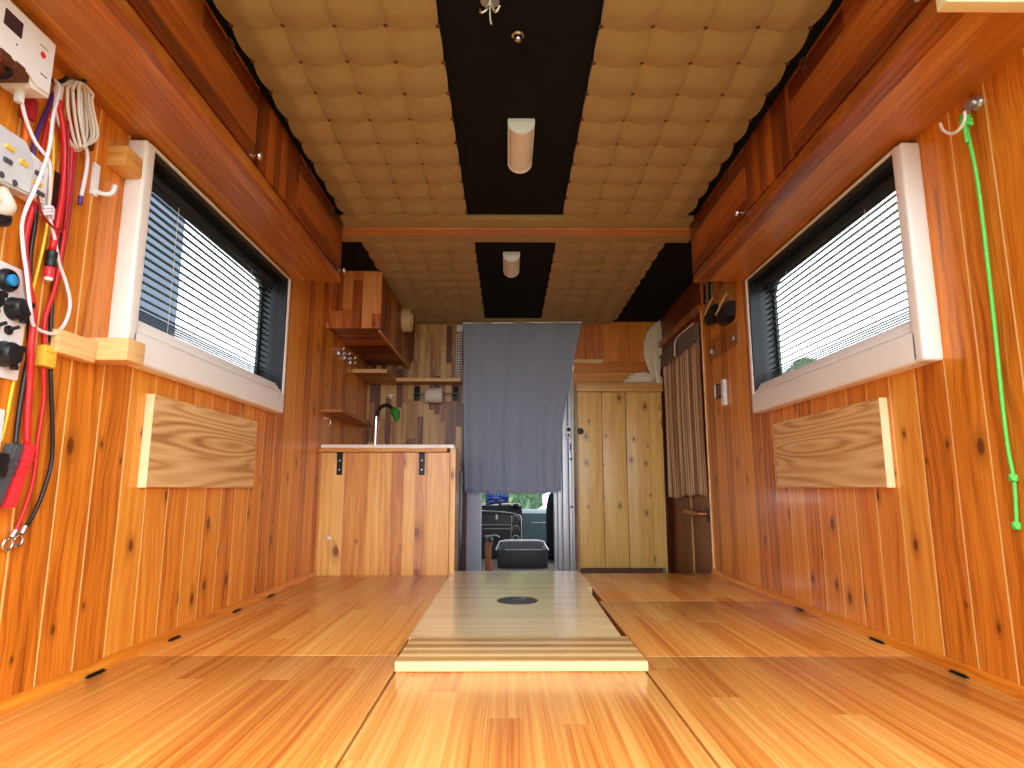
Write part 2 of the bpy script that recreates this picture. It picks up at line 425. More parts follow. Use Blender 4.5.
# end wall: splashback, boards over the wardrobe, lintel over the walk-through
b = BM(); box(b, XL, -.345, YB, YB+.04, ZF-.05, ZC+.03); box(b, -.345, -.292, YB, YB+.04, .522, ZC+.03); struct('wall_back', b, M['acacia_back'])
b = BM(); box(b, .44, XR+.03, YB, YB+.04, 1.255, ZC+.03); box(b, -.292, .44, YB, YB+.04, 1.4, ZC+.03)
struct('wall_back.001', b, M['wall_end'])
b = BM(); box(b, .44, XR+.03, YB, YB+.04, ZF-.05, 1.255); struct('wall_back.002', b, M['wall_end_flat'])
b = BM(); box(b, .44, .64, YB-.016, YB, 1.238, 1.266, .003); struct('trim_3', b, M['ledge'])
# ceiling
b = BM(); box(b, XL-.06, XR+.06, Y0, YB+.04, ZC+.005, ZC+.05); struct('ceiling', b, M['black_felt'])
b = BM(); box(b, -.76, .84, 2.55, 2.622, ZC-.022, ZC+.005, .004); struct('trim_4', b, M['batten'])
# floor edge mouldings
for nm, xa, s, yend in (('baseboard_left', XL, 1, 3.12), ('baseboard_right', XR, -1, 3.2)):
    b = BM(); pr = [(xa, 0), (xa + s*.020, 0), (xa + s*.018, .009), (xa + s*.010, .017), (xa, .020)]
    prism(b, pr, 'y', Y0, yend); struct(nm, b, M['trim_y'])

# walls and ceiling stop short of the camera so more skylight reaches the bed
# ------------------------------------------------------------------ windows
def window(name, s, xw):
    """s=+1: wall on the left (room towards +x)"""
    r = struct(name, loc=(xw, 1.95, .70))
    X = lambda d: xw + s*d
    def bx(bm, d0, d1, *a, **k): return box(bm, min(X(d0), X(d1)), max(X(d0), X(d1)), *a, **k)
    f = BM()
    bx(f, -.001, .048, 1.430, 1.473, .700, 1.252, bev=.009, seg=3)      # near stile
    bx(f, -.001, .046, 2.456, 2.480, .700, 1.252, bev=.007, seg=3)      # far stile
    bx(f, -.001, .048, 1.450, 2.470, .700, .778, bev=.009, seg=3)       # lower cassette
    bx(f, .038, .046, 1.450, 2.470, 1.245, 1.252, bev=.002, seg=2)     # thin top lip
    obj('window_frame', f, M['white_pl'], r, 35)
    g = BM()
    bx(g, .004, .042, 1.472, 2.444, .779, .790, bev=.003); bx(g, .004, .032, 1.472, 2.444, .791, .803, bev=.003); bx(g, .004, .024, 1.472, 2.444, .803, .814, bev=.003)
    obj('blind_rail', g, M['white_pl'], r, 35)
    # black blind housing round the opening
    q = BM()
    bx(q, .0, .037, 1.474, 2.456, 1.228, 1.251, bev=.002); bx(q, .0, .043, 2.443, 2.456, .782, 1.245, bev=.002); bx(q, .0, .040, 1.473, 1.479, .782, 1.245)
    obj('blind_housing', q, M['black_blind'], r)
    # jamb lining
    j = BM()
    bx(j, -.055, .0, 1.462, 1.470, .785, 1.243); bx(j, -.055, .0, 2.444, 2.452, .785, 1.243); bx(j, -.055, .0, 1.462, 2.452, 1.232, 1.240); bx(j, -.055, .0, 1.462, 2.452, .778, .788)
    obj('jamb_lining', j, M['grey_blind'], r)
    # black seal ring with a round-cornered opening, then the pane
    out = rrect(1.44, 2.47, .74, 1.27, .03, 6); inn = rrect(1.53, 2.425, .785, 1.222, .06, 6)
    k = BM(); lay = []
    for d in (-.050, -.060):
        lay.append(([k.verts.new((X(d), *p)) for p in out], [k.verts.new((X(d), *p)) for p in inn]))
    n = len(out)
    for i in range(n):
        q = (i+1) % n
        for o_, i_ in lay: k.faces.new((o_[i], o_[q], i_[q], i_[i]))
        k.faces.new((lay[0][0][i], lay[0][0][q], lay[1][0][q], lay[1][0][i])); k.faces.new((lay[0][1][i], lay[0][1][q], lay[1][1][q], lay[1][1][i]))
    obj('seal', k, M['black_pl'], r)
    p = BM(); bx(p, -.068, -.061, 1.44, 2.47, .74, 1.27); obj('pane', p, M['glass'], r)
    # venetian blind hanging in the frame
    bl = thing('venetian_blind', 'black venetian blind with thin open slats in the left window' if s > 0 else 'black venetian blind with thin open slats in the right window', 'blind', (X(-.02), 1.95, .815), 'window blinds')
    h = BM(); bx(h, -.030, -.004, 1.474, 2.438, 1.206, 1.230, bev=.003)
    bx(h, -.022, -.013, 1.474, 2.438, 1.192, 1.203, bev=.002)
    obj('headrail', h, M['grey_blind'], bl, 35)
    sl = BM()
    zs = [1.180 - .0222*i for i in range(15)] + [.858 - .0068*i for i in range(6)]
    for i, z in enumerate(zs):
        ang = math.radians(9 if z > .86 else 10)
        rot = Matrix.Rotation(s*ang, 3, 'Y')
        xbox(sl, (X(-.019), 1.956, z), (.015, .955, .0014), rot)
    obj('slats', sl, M['black_blind'], bl)
    br = BM(); bx(br, -.027, -.011, 1.478, 2.434, .814, .821, bev=.002); obj('bottom_rail', br, M['black_blind'], bl)
    for yy in (1.70, 2.22):
        c = BM(); tube(c, [(X(-.009), yy, 1.2), (X(-.009), yy, .82)], .0009, 5, 0); obj('ladder_cord', c, M['beige_wire'], bl)
    return r
window('window_1', 1, XL); window('window_2', -1, XR)

# ------------------------------------------------------------------ quilted ceiling pads
def pad(name, label, x0, x1, nc, y0, y1, nr, flare0, flare1, amp=.028):
    root = thing(name, label, 'ceiling pad', ((x0+x1)/2, (y0+y1)/2, ZC+.004), 'quilted ceiling pads')
    K = 12; b = BM(); px = (x1-x0)/nc; py = (y1-y0)/nr
    W, H = nc*K, int(round(nr*K)); grid = []
    for j in range(H+1):
        row = []
        for i in range(W+1):
            u, v = i/K, j/K
            su = abs(math.sin(PI*u))**.85; sv = abs(math.sin(PI*v))**.85
            h = amp*(.58*max(su, sv) + .42*math.sqrt(su*sv))
            h *= .45 + .55*min(1, i/6, (W-i)/6)       # flatter towards the stapled edges
            # a few mm of slack so the rows are not perfectly regular
            w = mnoise.noise(Vector((u*.7 + x0*3, v*.7 + y0, 0)))*.006
            x = x0 + px*u; y = y0 + py*v + w
            if i == 0: x -= flare0*abs(math.sin(PI*v))
            if i == W: x += flare1*abs(math.sin(PI*v))
            row.append(b.verts.new((x + w*.6*(0 < i < W), y, ZC - .004 - h)))
        grid.append(row)
    for j in range(H):
        for i in range(W): b.faces.new((grid[j][i], grid[j][i+1], grid[j+1][i+1], grid[j+1][i]))
    # turned-up edges against the lining
    loop = grid[0] + [r[-1] for r in grid[1:]] + grid[-1][::-1][1:] + [r[0] for r in grid[::-1][1:-1]]
    top = [b.verts.new((v.co.x, v.co.y, ZC+.004)) for v in loop]
    for i in range(len(loop)):
        k = (i+1) % len(loop); b.faces.new((loop[i], loop[k], top[k], top[i]))
    cover = obj('quilted_cover', b, M['quilt'], root, 38)
    for j in range(0, int(nr)+1):
        for i in range(0, nc+1):
            if j == 0 and y0 < 1.2: continue
            gi, gj = min(i*K, W), min(j*K, H)
            # button sits in the dimple
            co = Vector((x0 + px*i, y0 + py*j, 0)); w = mnoise.noise(Vector((i*.7 + x0*3, j*.7 + y0, 0)))*.006
            bb = BM(); lathe(bb, [(.001, -.004), (.0055, -.003), (.0065, 0), (.0055, .002)], (co.x + w*.6*(0 < i < nc), co.y + w, ZC-.005), 'z', 10)
            obj('button', bb, M['brown_post'], root, 60)
    return root
PY = .1315
y_first = 1.372 - 5*PY
pad('ceiling_pad', 'beige quilted ceiling pad left of the black strip, camera side of the wooden batten', -.676, -.172, 4, y_first, 2.452, 13+.2, .006, .003)
pad('ceiling_pad', 'beige quilted ceiling pad right of the black strip, camera side of the wooden batten', .226, .740, 4, y_first, 2.452, 13+.2, .003, .008)
pad('ceiling_pad', 'beige buttoned quilted ceiling pad over the kitchen, beyond the wooden batten', -.665, -.157, 4, 2.715, 4.06, 10, .005, .003, .024)
pad('ceiling_pad', 'beige buttoned quilted ceiling pad before the wardrobe, beyond the wooden batten', .222, .715, 4, 2.715, 4.06, 10, .003, .005, .024)
for k, (ya, yb, lab) in enumerate(((2.455, 2.549, 'plain beige cloth band across the ceiling, camera side of the batten'), (2.623, 2.714, 'plain beige cloth band across the ceiling, far side of the batten'), (4.05, 4.15, 'plain beige cloth band across the ceiling above the grey curtain'))):
    b = BM(); box(b, (-.698, -.75, -.66)[k], (.772, .82, .70)[k], ya, yb, ZC-.016, ZC+.004, .007, 3); tag(obj('ceiling_band', b, M['quilt'], None, 40), lab, 'ceiling cloth')

# ceiling lamps
def lamp(yc, x, w, L, label):
    r = thing('ceiling_lamp', label, 'ceiling light', (x, yc, ZC+.004), 'ceiling lamps')
    b = BM(); box(b, x-w/2, x+w/2, yc-L/2, yc+L/2, ZC-.012, ZC+.005, .003); obj('lamp_base', b, M['white_hard'], r, 35)
    n = 14; pr = [(x + w*.46*math.cos(PI*i/n), ZC-.010 - .034*math.sin(PI*i/n)) for i in range(n+1)]
    b = BM(); prism(b, pr, 'y', yc-L/2+.010, yc+L/2-.010); obj('lamp_cover', b, M['white_lamp'], r, 40)
    for s in (-1, 1):
        pr2 = [(x + w*.5*math.cos(PI*i/n), ZC-.008 - .038*math.sin(PI*i/n)) for i in range(n+1)]
        b = BM(); ya = yc + s*(L/2-.005); prism(b, pr2, 'y', ya-.006, ya+.006, .001); obj('end_cap', b, M['white_hard'], r, 40)
lamp(1.90, .040, .084, .25, 'long white half-round ceiling lamp on the black strip, nearer to the camera')
lamp(2.99, .016, .082, .23, 'white half-round ceiling lamp on the black strip, nearer to the grey curtain')
# small fittings on the black strip
b = BM(); lathe(b, [(.001, -.016), (.008, -.013), (.011, -.006), (.011, 0), (.016, .001), (.016, .006)], (.024, 1.413, ZC), 'z', 18)
tag(obj('ceiling_stud', b, M['chrome'], None, 40), 'small round metal stud on the black ceiling strip behind the shiny hook', 'stud')
b = BM(); tube(b, [(.043, 1.474, ZC+.004), (.043, 1.474, ZC-.012), (.049, 1.474, ZC-.018), (.055, 1.474, ZC-.012)], .0016, 6)
tag(obj('ceiling_hook', b, M['black_metal'], None, 60), 'small dark cup hook on the black ceiling strip beside the round stud', 'hook')
b = BM(); lathe(b, [(.022, 0), (.022, .006)], (-.043, 1.30, ZC-.001), 'z', 18)
tube(b, [(-.043, 1.30, ZC), (-.05, 1.30, ZC-.02), (-.062, 1.302, ZC-.028), (-.07, 1.305, ZC-.016)], .0035, 8)
tube(b, [(-.043, 1.30, ZC), (-.036, 1.30, ZC-.022), (-.028, 1.296, ZC-.03), (-.02, 1.29, ZC-.02)], .0035, 8)
tube(b, [(-.043, 1.30, ZC-.004), (-.043, 1.315, ZC-.03), (-.04, 1.325, ZC-.04)], .003, 8)
tag(obj('ceiling_hook', b, M['chrome'], None, 50), 'shiny chrome double hook at the top of the picture on the black strip', 'hook')

# ------------------------------------------------------------------ bed boards
def board(x0, x1, y0, y1, label, z1=0, th=.022, mat=None, cat='bed board', name='bed_board', group='varnished bed boards', bev=.002):
    b = BM(); box(b, x0, x1, y0, y1, z1-th, z1, bev); return tag(obj(name, b, mat or M['bed'], None, 30), label, cat, group)
board(XL+.001, -.256, .45, 1.645, 'large glossy pine bed board at the near left, under the hanging cables')
board(-.251, .309, .45, 1.62, 'glossy pine bed board in the near middle, in front of the striped plank')
board(.314, XR-.001, .45, 1.630, 'large glossy pine bed board at the near right, under the green cord')
board(XL+.001, -.273, 1.6475, 3.118, 'glossy pine bed board at the far left, ending at the kitchen counter')
board(.334, XR-.001, 1.6325, 2.409, 'glossy pine bed board at right beside the pale table board')
board(.352, XR-.001, 2.4115, 3.19, 'glossy pine bed board at the far right, ending below the wardrobe and door')
b = BM(); box(b, -.270, .326, 1.625, 3.118, -.0235, -.012)  # black sheet colours in the shade of the gaps beside the table board
tag(obj('gap_shade_sheet', b, M['black_pl'], None), 'black sheet put in as the gap shade along the edge of the pale table board', 'board')
# lift-in planks on top
b = BM(); box(b, -.254, .316, 1.500, 1.752, .0005, .021, .0015)
tag(obj('striped_plank', b, M['acacia_x'], None, 30), 'striped acacia plank lying across the middle bed board', 'plank')
t = thing('table_board', 'pale acacia table board with a dark round leg socket, lying flat behind the striped plank', 'table board', (.03, 2.4, -.011))
b = BM(); prism(b, [(-.262, 1.756), (.304, 1.756), (.316, 2.62), (.340, 2.64), (.344, 3.15), (-.268, 3.15)], 'z', -.0115, .017, .0015); obj('top', b, M['acacia_top'], t, 30)
sk = BM(); lathe(sk, [(.070, 0), (.072, .003), (.066, .0045), (.058, .0035), (.050, .0025), (.001, .0022)], (.034, 2.315, .0165), 'z', 40)
so = obj('leg_socket', sk, M['grey_pl'], t, 40)
b = BM(); lathe(b, [(.014, 0), (.012, .002), (.004, .0025)], (.052, 2.345, .0188), 'z', 14); tube(b, [(.012, 2.31, .0195), (.03, 2.335, .0195), (.05, 2.342, .0195)], .0012, 5); obj('socket_insert', b, M['steel'], so, 40)
# black hinge leaves along the wall edges
for (xa, ya, yb, lab) in ((-.909, 1.452, 1.513, 'black hinge leaf by the left wall, nearest the camera'), (-.909, 1.79, 1.845, 'black hinge leaf by the left wall, second from the camera'), (-.909, 2.19, 2.245, 'black hinge leaf by the left wall, third from the camera'), (-.909, 2.50, 2.56, 'black hinge leaf by the left wall, farthest from the camera'),
                         (.992, 1.440, 1.495, 'black hinge leaf by the right wall, nearest the camera'), (.992, 1.748, 1.812, 'black hinge leaf by the right wall, second from the camera'), (.992, 2.21, 2.265, 'black hinge leaf by the right wall, farthest from the camera')):
    b = BM(); box(b, xa-.0045, xa+.0045, ya, yb, 0.0003, .0035, .001); tube(b, [(xa, ya+.004, .0045), (xa, yb-.004, .0045)], .0022, 8, 0)
    tag(obj('hinge', b, M['black_metal'], None, 40), lab, 'hinge', 'bed hinges')

# ------------------------------------------------------------------ overhead cabinets
def knob(parent, c, s):
    b = BM(); lathe(b, [(.005, 0), (.005, .008), (.011, .012), (.013, .018), (.010, .024), (.002, .026)], c, 'x', 16)
    if s < 0:
        for v in b.verts: v.co.x = 2*c[0] - v.co.x
    o = obj('knob', b, M['chrome'], parent, 50)
    return o
def overhead(s, xw, xf, y0, y1, split, label, knobs, hinges):
    r = thing('overhead_cabinet', label, 'cabinet', ((xw+xf)/2, (y0+y1)/2, ZU), 'overhead cabinets')
    def bx(bm, a, c, *q, **k): return box(bm, min(a, c), max(a, c), *q, **k)
    b = BM(); bx(b, xw, xf - s*.020, y0, y1, ZU, ZC, bev=.001); obj('body', b, M['cab_under'], r)
    b = BM(); bx(b, xf - s*.058, xf, y0, y1, ZU-.009, ZU+.018, bev=.005, seg=3); bx(b, xf-s*.019, xf-s*.004, y0, y1, ZU+.018, ZU+.028, bev=.002); obj('bottom_rail', b, M['cab_under'], r, 40)
    ys = [y0] + split + [y1]
    for i in range(len(ys)-1):
        up = (i == 1)
        b = BM(); bx(b, xf - s*.019, xf, ys[i]+.003, ys[i+1]-.003, ZU+.031, ZC-.008, bev=.002)
        d = obj('centre_panel' if up else 'door', b, M['cab_v'] if up else M['cab_h'], r, 40)
        for (ky, kz) in knobs:
            if ys[i] <= ky < ys[i+1]: knob(d, (xf, ky, kz), s)
        for hy in hinges:
            if ys[i] <= hy < ys[i+1]:
                b = BM(); bx(b, xf, xf + s*.004, hy-.012, hy+.012, ZC-.045, ZC-.010, bev=.001); tube(b, [(xf+s*.005, hy-.012, ZC-.014), (xf+s*.005, hy+.012, ZC-.014)], .0035, 8, 0)
                obj('hinge', b, M['brown_post'], d, 40)
    return r
overhead(1, XL, -.699, .56, 2.525, [1.617, 1.967], 'reddish wooden overhead cabinet along the left wall, above the left window', [(1.604, 1.305), (2.508, 1.302)], [1.42, 2.05, 2.36])
overhead(-1, XR, .773, 1.0, 2.525, [1.580, 1.912], 'reddish wooden overhead cabinet along the right wall, above the right window', [(1.022, 1.302), (1.955, 1.305)], [1.48, 2.06, 2.42])
# pale end board of the right cabinet, nearest the open rear
b = BM(); box(b, .768, XR, .972, .999, 1.246, 1.45, .003); tag(obj('end_board', b, M['raw_end'], None, 40), 'pale wooden board closing the near end of the right overhead cabinet', 'board')

# ------------------------------------------------------------------ kitchen
CY = 3.13
t = thing('kitchen_counter', 'knotty light wood kitchen counter with white worktop at the end of the bed', 'counter', (-.6, 3.6, ZF))
b = BM(); box(b, XL+.001, -.287, CY, CY+.02, ZF, .585, .001); obj('end_panel', b, M['kit_end'], t)
b = BM(); box(b, -.286, -.258, CY, CY+.25, ZF, .605, .002); obj('side_post', b, M['kit_end'], t)
b = BM(); box(b, -.90, -.322, CY+.25, 4.14, ZF, .585, .001); obj('carcass', b, M['kit_side'], t)
b = BM(); prism(b, [(XL+.006, CY+.004), (-.266, CY+.004), (-.266, CY+.26), (-.318, CY+.30), (-.318, 4.145), (XL+.006, 4.145)], 'z', .606, .624, .002); obj('worktop', b, M['white_top'], t, 40)
b = BM(); box(b, XL+.002, -.300, CY-.022, CY+.02, .586, .605, .002); fl = obj('edge_strip', b, M['block'], t, 40)
for xa in (-.828, -.424):
    b = BM(); box(b, xa-.014, xa+.014, CY-.004, CY, .475, .585, .001); box(b, xa-.014, xa+.014, CY-.020, CY, .580, .5855, .001)
    o = obj('bracket', b, M['black_metal'], t)
    for zz in (.500, .545):
        b = BM(); lathe(b, [(.0045, 0), (.0045, -.002), (.002, -.003)], (xa, CY-.004, zz), 'y', 12); obj('screw', b, M['steel'], o, 40)
b = BM(); box(b, XL+.055, XL+.075, CY-.006, CY, .165, .180, .002); obj('catch', b, M['steel'], t)
# drawers/appliance side facing the aisle
b = BM(); box(b, -.322, -.308, 3.40, 4.10, -.35, .53, .004); obj('appliance_door', b, M['dark_glass'], t, 40)
b = BM(); tube(b, [(-.310, 3.5, .56), (-.290, 3.5, .56), (-.290, 3.9, .56), (-.310, 3.9, .56)], .006, 8, 0); obj('handle', b, M['chrome'], t, 40)

t = thing('faucet', 'tall dark gooseneck faucet with a green nozzle on the kitchen worktop', 'faucet', (-.778, 3.7, .628))
b = BM(); lathe(b, [(.022, 0), (.022, .01), (.014, .016), (.013, .03)], (-.778, 3.7, .628), 'z', 18); obj('base', b, M['chrome'], t, 40)
b = BM(); tube(b, [(-.778, 3.7, .64), (-.778, 3.7, .78), (-.776, 3.7, .835)], .0105, 12); obj('riser', b, M['chrome'], t, 60)
b = BM(); tube(b, [(-.776, 3.7, .83), (-.765, 3.7, .868), (-.738, 3.7, .893), (-.705, 3.7, .893), (-.678, 3.7, .872)], .0115, 12); obj('spout', b, M['black_metal'], t, 60)
b = BM(); tube(b, [(-.682, 3.7, .878), (-.668, 3.7, .860), (-.658, 3.7, .835), (-.655, 3.7, .802)], lambda q: .014 + .012*math.sin(PI*min(1, q*1.1)), 12); obj('nozzle', b, M['green_pl'], t, 60)
b = BM(); tube(b, [(-.725, 3.7, .628), (-.725, 3.7, .67)], .005, 8, 0); obj('lever', b, M['chrome'], t, 40)

# upper kitchen cabinet
t = thing('wall_cabinet', 'wooden kitchen wall cabinet with a round pale ring on its side, hung at the ceiling', 'cabinet', (-.8, 3.6, 1.215))
b = BM(); box(b, XL+.001, -.655, CY, CY+.018, 1.218, ZC-.002, .001); obj('end_panel', b, M['kcab_end'], t)
b = BM(); box(b, XL+.001, -.672, CY+.018, 4.145, 1.225, ZC-.002); obj('carcass', b, M['kcab_door'], t)
for ya, yb in ((3.152, 3.62), (3.626, 4.14)):
    b = BM(); box(b, -.672, -.655, ya, yb, 1.205, ZC-.012, .002); d = obj('door', b, M['kcab_door'], t, 40)
    b = BM(); lathe(b, [(.004, 0), (.004, .008), (.010, .012), (.011, .018), (.002, .022)], (-.655, yb-.05, 1.24), 'x', 14); obj('knob', b, M['chrome'], d, 50)
b = BM(); box(b, -.664, -.650, CY+.01, 4.14, 1.198, 1.206, .002); obj('lower_edge', b, M['block'], t)
b = BM(); lathe(b, [(.060, .004), (.075, .002), (.075, .052), (.072, .056), (.064, .056), (.061, .052), (.061, .010), (.001, .008)], (-.656, 3.80, 1.445), 'x', 36)
rg = obj('ring', b, M['ring_wood'], t, 40)
b = BM(); lathe(b, [(.056, .014), (.001, .015)], (-.656, 3.80, 1.445), 'x', 30); obj('ring_back', b, M['brown_post'], rg, 40)

# L-shaped shelf
t = thing('corner_shelf', 'L-shaped wooden shelf in the kitchen corner under the wall cabinet', 'shelf', (-.7, 4.0, 1.09))
b = BM(); prism(b, [(XL+.001, 3.70), (-.722, 3.70), (-.722, 4.00), (-.305, 4.00), (-.305, YB-.001), (XL+.001, YB-.001)], 'z', 1.094, 1.112, .001); obj('board', b, M['shelf'], t)
b = BM(); box(b, -.722, -.305, 3.996, 4.004, 1.092, 1.114, .001); box(b, XL+.002, -.722, 3.696, 3.704, 1.092, 1.114, .001); obj('front_edge', b, M['ledge'], t)
b = BM(); prism(b, [(XL+.001, 3.13), (XL+.105, 3.13), (XL+.112, 3.17), (XL+.098, 3.93), (XL+.001, 3.93)], 'z', .786, .801, .001)
tag(obj('wall_shelf', b, M['shelf'], None, 30), 'small low wooden shelf on the left wall beside the faucet', 'shelf')
# hooks on the left wall
for k, (yy, lab) in enumerate(((3.40, 'chrome wall hook under the kitchen wall cabinet, nearest the camera'), (3.53, 'chrome wall hook under the kitchen wall cabinet, middle one'), (3.66, 'chrome wall hook under the kitchen wall cabinet, farthest from the camera'))):
    b = BM(); box(b, XL, XL+.004, yy-.009, yy+.009, 1.135, 1.185, .001)
    tube(b, [(XL+.004, yy, 1.17), (XL+.022, yy, 1.168), (XL+.03, yy, 1.178)], .004, 8); tube(b, [(XL+.004, yy, 1.148), (XL+.022, yy, 1.140), (XL+.034, yy, 1.150)], .004, 8)
    tag(obj('wall_hook', b, M['chrome'], None, 50), lab, 'hook', 'kitchen wall hooks')
b = BM(); lathe(b, [(.012, 0), (.012, .004)], (XL+.0, 3.22, .765), 'x', 12); tube(b, [(XL+.003, 3.22, .765), (XL+.018, 3.22, .76), (XL+.024, 3.22, .745), (XL+.016, 3.22, .73), (XL+.008, 3.22, .735)], .003, 8)
tag(obj('wall_hook', b, M['chrome'], None, 50), 'chrome hook below the small low shelf on the left wall', 'hook')
b = BM(); box(b, -.80, -.755, YB-.012, YB, 1.018, 1.028, .002); box(b, -.785, -.770, YB-.014, YB, 1.0, 1.022, .002)
tag(obj('wall_clip', b, M['white_hard'], None), 'small white clip on the splashback under the corner shelf', 'clip')
# paper towel holder + roll
t = thing('roll_holder', 'black two-bracket roll holder on the splashback under the shelf', 'roll holder', (-.43, YB-.03, .97))
for xa in (-.603, -.348):
    b = BM(); box(b, xa-.02, xa+.02, YB-.006, YB, .985, 1.085, .002); box(b, xa-.020, xa+.020, YB-.055, YB-.006, 1.02, 1.032, .002); lathe(b, [(.012, 0), (.012, .008)], (xa-.004, YB-.05, 1.025), 'x', 12)
    obj('bracket', b, M['black_metal'], t, 40)
b = BM(); tube(b, [(-.625, YB-.062, 1.026), (-.325, YB-.062, 1.026)], .0035, 8, 0); obj('rod', b, M['steel'], t, 40)
b = BM(); lathe(b, [(.006, -.055), (.046, -.055), (.048, -.052), (.048, .052), (.046, .055), (.006, .055)], (-.485, YB-.062, 1.012), 'x', 30)
tag(obj('paper_roll', b, M['paper'], None, 40), 'white paper towel roll on the black holder', 'paper roll')
# perforated rail and plug at the edge of the curtain
def perforated():
    b = BM(); z0, z1 = 1.135, 1.435; x0, x1 = -.350, -.312
    n = 17; dz = (z1-z0)/n
    for x in (x0, (x0+x1)/2-.002, x1-.004): box(b, x, x+.004, YB-.012, YB-.004, z0, z1)
    for i in range(n+1): box(b, x0, x1, YB-.012, YB-.004, z0+dz*i-.0035, z0+dz*i+.0035)
    return b
t = thing('perforated_rail', 'perforated pale metal strip on the end wall beside the grey curtain', 'metal strip', (-.331, YB-.006, 1.135))
obj('strip', perforated(), M['white_hard'], t)
b = BM(); box(b, -.350, -.312, YB-.004, YB, 1.135, 1.435); obj('dark_backing', b, M['brown_post'], t)
b = BM(); box(b, -.347, -.308, YB-.022, YB, 1.455, 1.500, .004); tag(obj('switch_box', b, M['white_hard'], None, 40), 'small white box above the perforated metal strip', 'switch box')

# ------------------------------------------------------------------ walk-through jambs, curtain, cab beyond
b = BM(); box(b, -.345, -.292, YB-.02, YB+.10, ZF, .52, .003); struct('trim_9', b, M['dark_glass'], smooth=40)
b = BM(); box(b, -.292, -.266, YB-.03, YB+.10, ZF, 1.40, .002); struct('trim_5', b, M['brown_post'])
b = BM(); box(b, -.266, -.174, YB-.01, YB+.10, ZF, 1.40, .004); box(b, -.250, -.243, YB-.012, YB, .30, .395, .001); struct('trim_6', b, M['grey_post'], smooth=30)
b = BM(); box(b, -.272, -.264, YB-.04, YB-.02, .40, 1.40, .001); struct('trim_7', b, M['white_hard'])
b = BM()
for xa, xb, ya in ((.303, .322, YB+.02), (.324, .352, YB-.004), (.355, .392, YB-.018), (.396, .416, YB-.03), (.418, .432, YB-.012)): box(b, xa, xb, ya, YB+.10, ZF, 1.40, .003)
struct('trim_8', b, M['silver_paint'], smooth=30)
# latch on the jamb
t = thing('door_latch', 'white metal latch on the silver jamb beside the wardrobe', 'latch', (.395, YB-.04, .73))
b = BM(); box(b, .376, .412, YB-.046, YB-.030, .735, .815, .004); obj('plate', b, M['white_hard'], t, 40)
b = BM(); lathe(b, [(.012, 0), (.012, -.012), (.006, -.015)], (.395, YB-.046, .79), 'y', 14); lathe(b, [(.008, 0), (.008, -.006)], (.395, YB-.046, .755), 'y', 12); obj('bolt', b, M['black_metal'], t, 40)
b = BM(); tube(b, [(.404, YB-.040, .70), (.408, YB-.044, .68), (.404, YB-.040, .66)], .004, 8); obj('keeper', b, M['black_metal'], t, 60)
for zz, lab in ((.60, 'small dark screw on the silver jamb, upper one'), (.295, 'small dark bolt head on the silver jamb, lower one')):
    b = BM(); lathe(b, [(.008, 0), (.008, -.004), (.003, -.006)], (.41, YB-.030, zz), 'y', 12); tag(obj('screw', b, M['black_metal'], None, 40), lab, 'screw', 'jamb screws')

def curtain_mesh():
    b = BM(); NX, NZ = 110, 60; th = .0035
    lay = []
    for side in (0, 1):
        g = []
        for j in range(NZ+1):
            v = j/NZ                               # 0 top 1 bottom
            row = []
            zt = 1.502; zb = .400
            xl = -.298 + .022*v**1.5
            xr = .493 - .125*min(1, v*1.6)**.9 - .030*v
            for i in range(NX+1):
                u = i/NX
                f = math.sin(u*2*PI*8.5 + .6*math.sin(v*3)) * (.004 + .003*v) + math.sin(u*2*PI*3.2 + 1.3)*.006
                zz = zb + .004*math.sin(u*60) - .010*abs(math.sin(u*PI*5)) - .012*math.sin(PI*u)
                z = zt + (zz-zt)*v - .004*abs(math.sin(u*PI*4))*(1-v)
                row.append(b.verts.new((xl + (xr-xl)*u, 4.075 + f - side*th, z)))
            g.append(row)
        lay.append(g)
        for j in range(NZ):
            for i in range(NX): b.faces.new((g[j][i], g[j][i+1], g[j+1][i+1], g[j+1][i]))
    a, c = lay
    for i in range(NX):
        b.faces.new((a[0][i], a[0][i+1], c[0][i+1], c[0][i])); b.faces.new((a[NZ][i], a[NZ][i+1], c[NZ][i+1], c[NZ][i]))
    for j in range(NZ):
        b.faces.new((a[j][0], a[j+1][0], c[j+1][0], c[j][0])); b.faces.new((a[j][NX], a[j+1][NX], c[j+1][NX], c[j][NX]))
    return b
t = thing('grey_curtain', 'grey cloth curtain hanging over the walk-through to the driver cab', 'curtain', (.1, 4.075, .40))
obj('cloth', curtain_mesh(), M['curtain'], t, 180)
b = BM(); rf = random.Random(2)
for i in range(60):
    u = i/59; x = -.275 + u*.610; zz = .400 - .010*abs(math.sin(u*PI*5)) - .012*math.sin(PI*u)
    f = math.sin(u*2*PI*8.5 + .6*math.sin(3))*.007 + math.sin(u*2*PI*3.2 + 1.3)*.006
    tube(b, [(x, 4.073 + f, zz+.004), (x + rf.uniform(-.004, .004), 4.070 + f, zz - rf.uniform(.006, .018))], .0022, 5, 0)
o = obj('fringe', b, M['curtain'], t)
b = BM(); tube(b, [(-.30, 4.075, 1.500), (.494, 4.075, 1.506)], .006, 8, 0); obj('rod', b, M['steel'], t, 40)

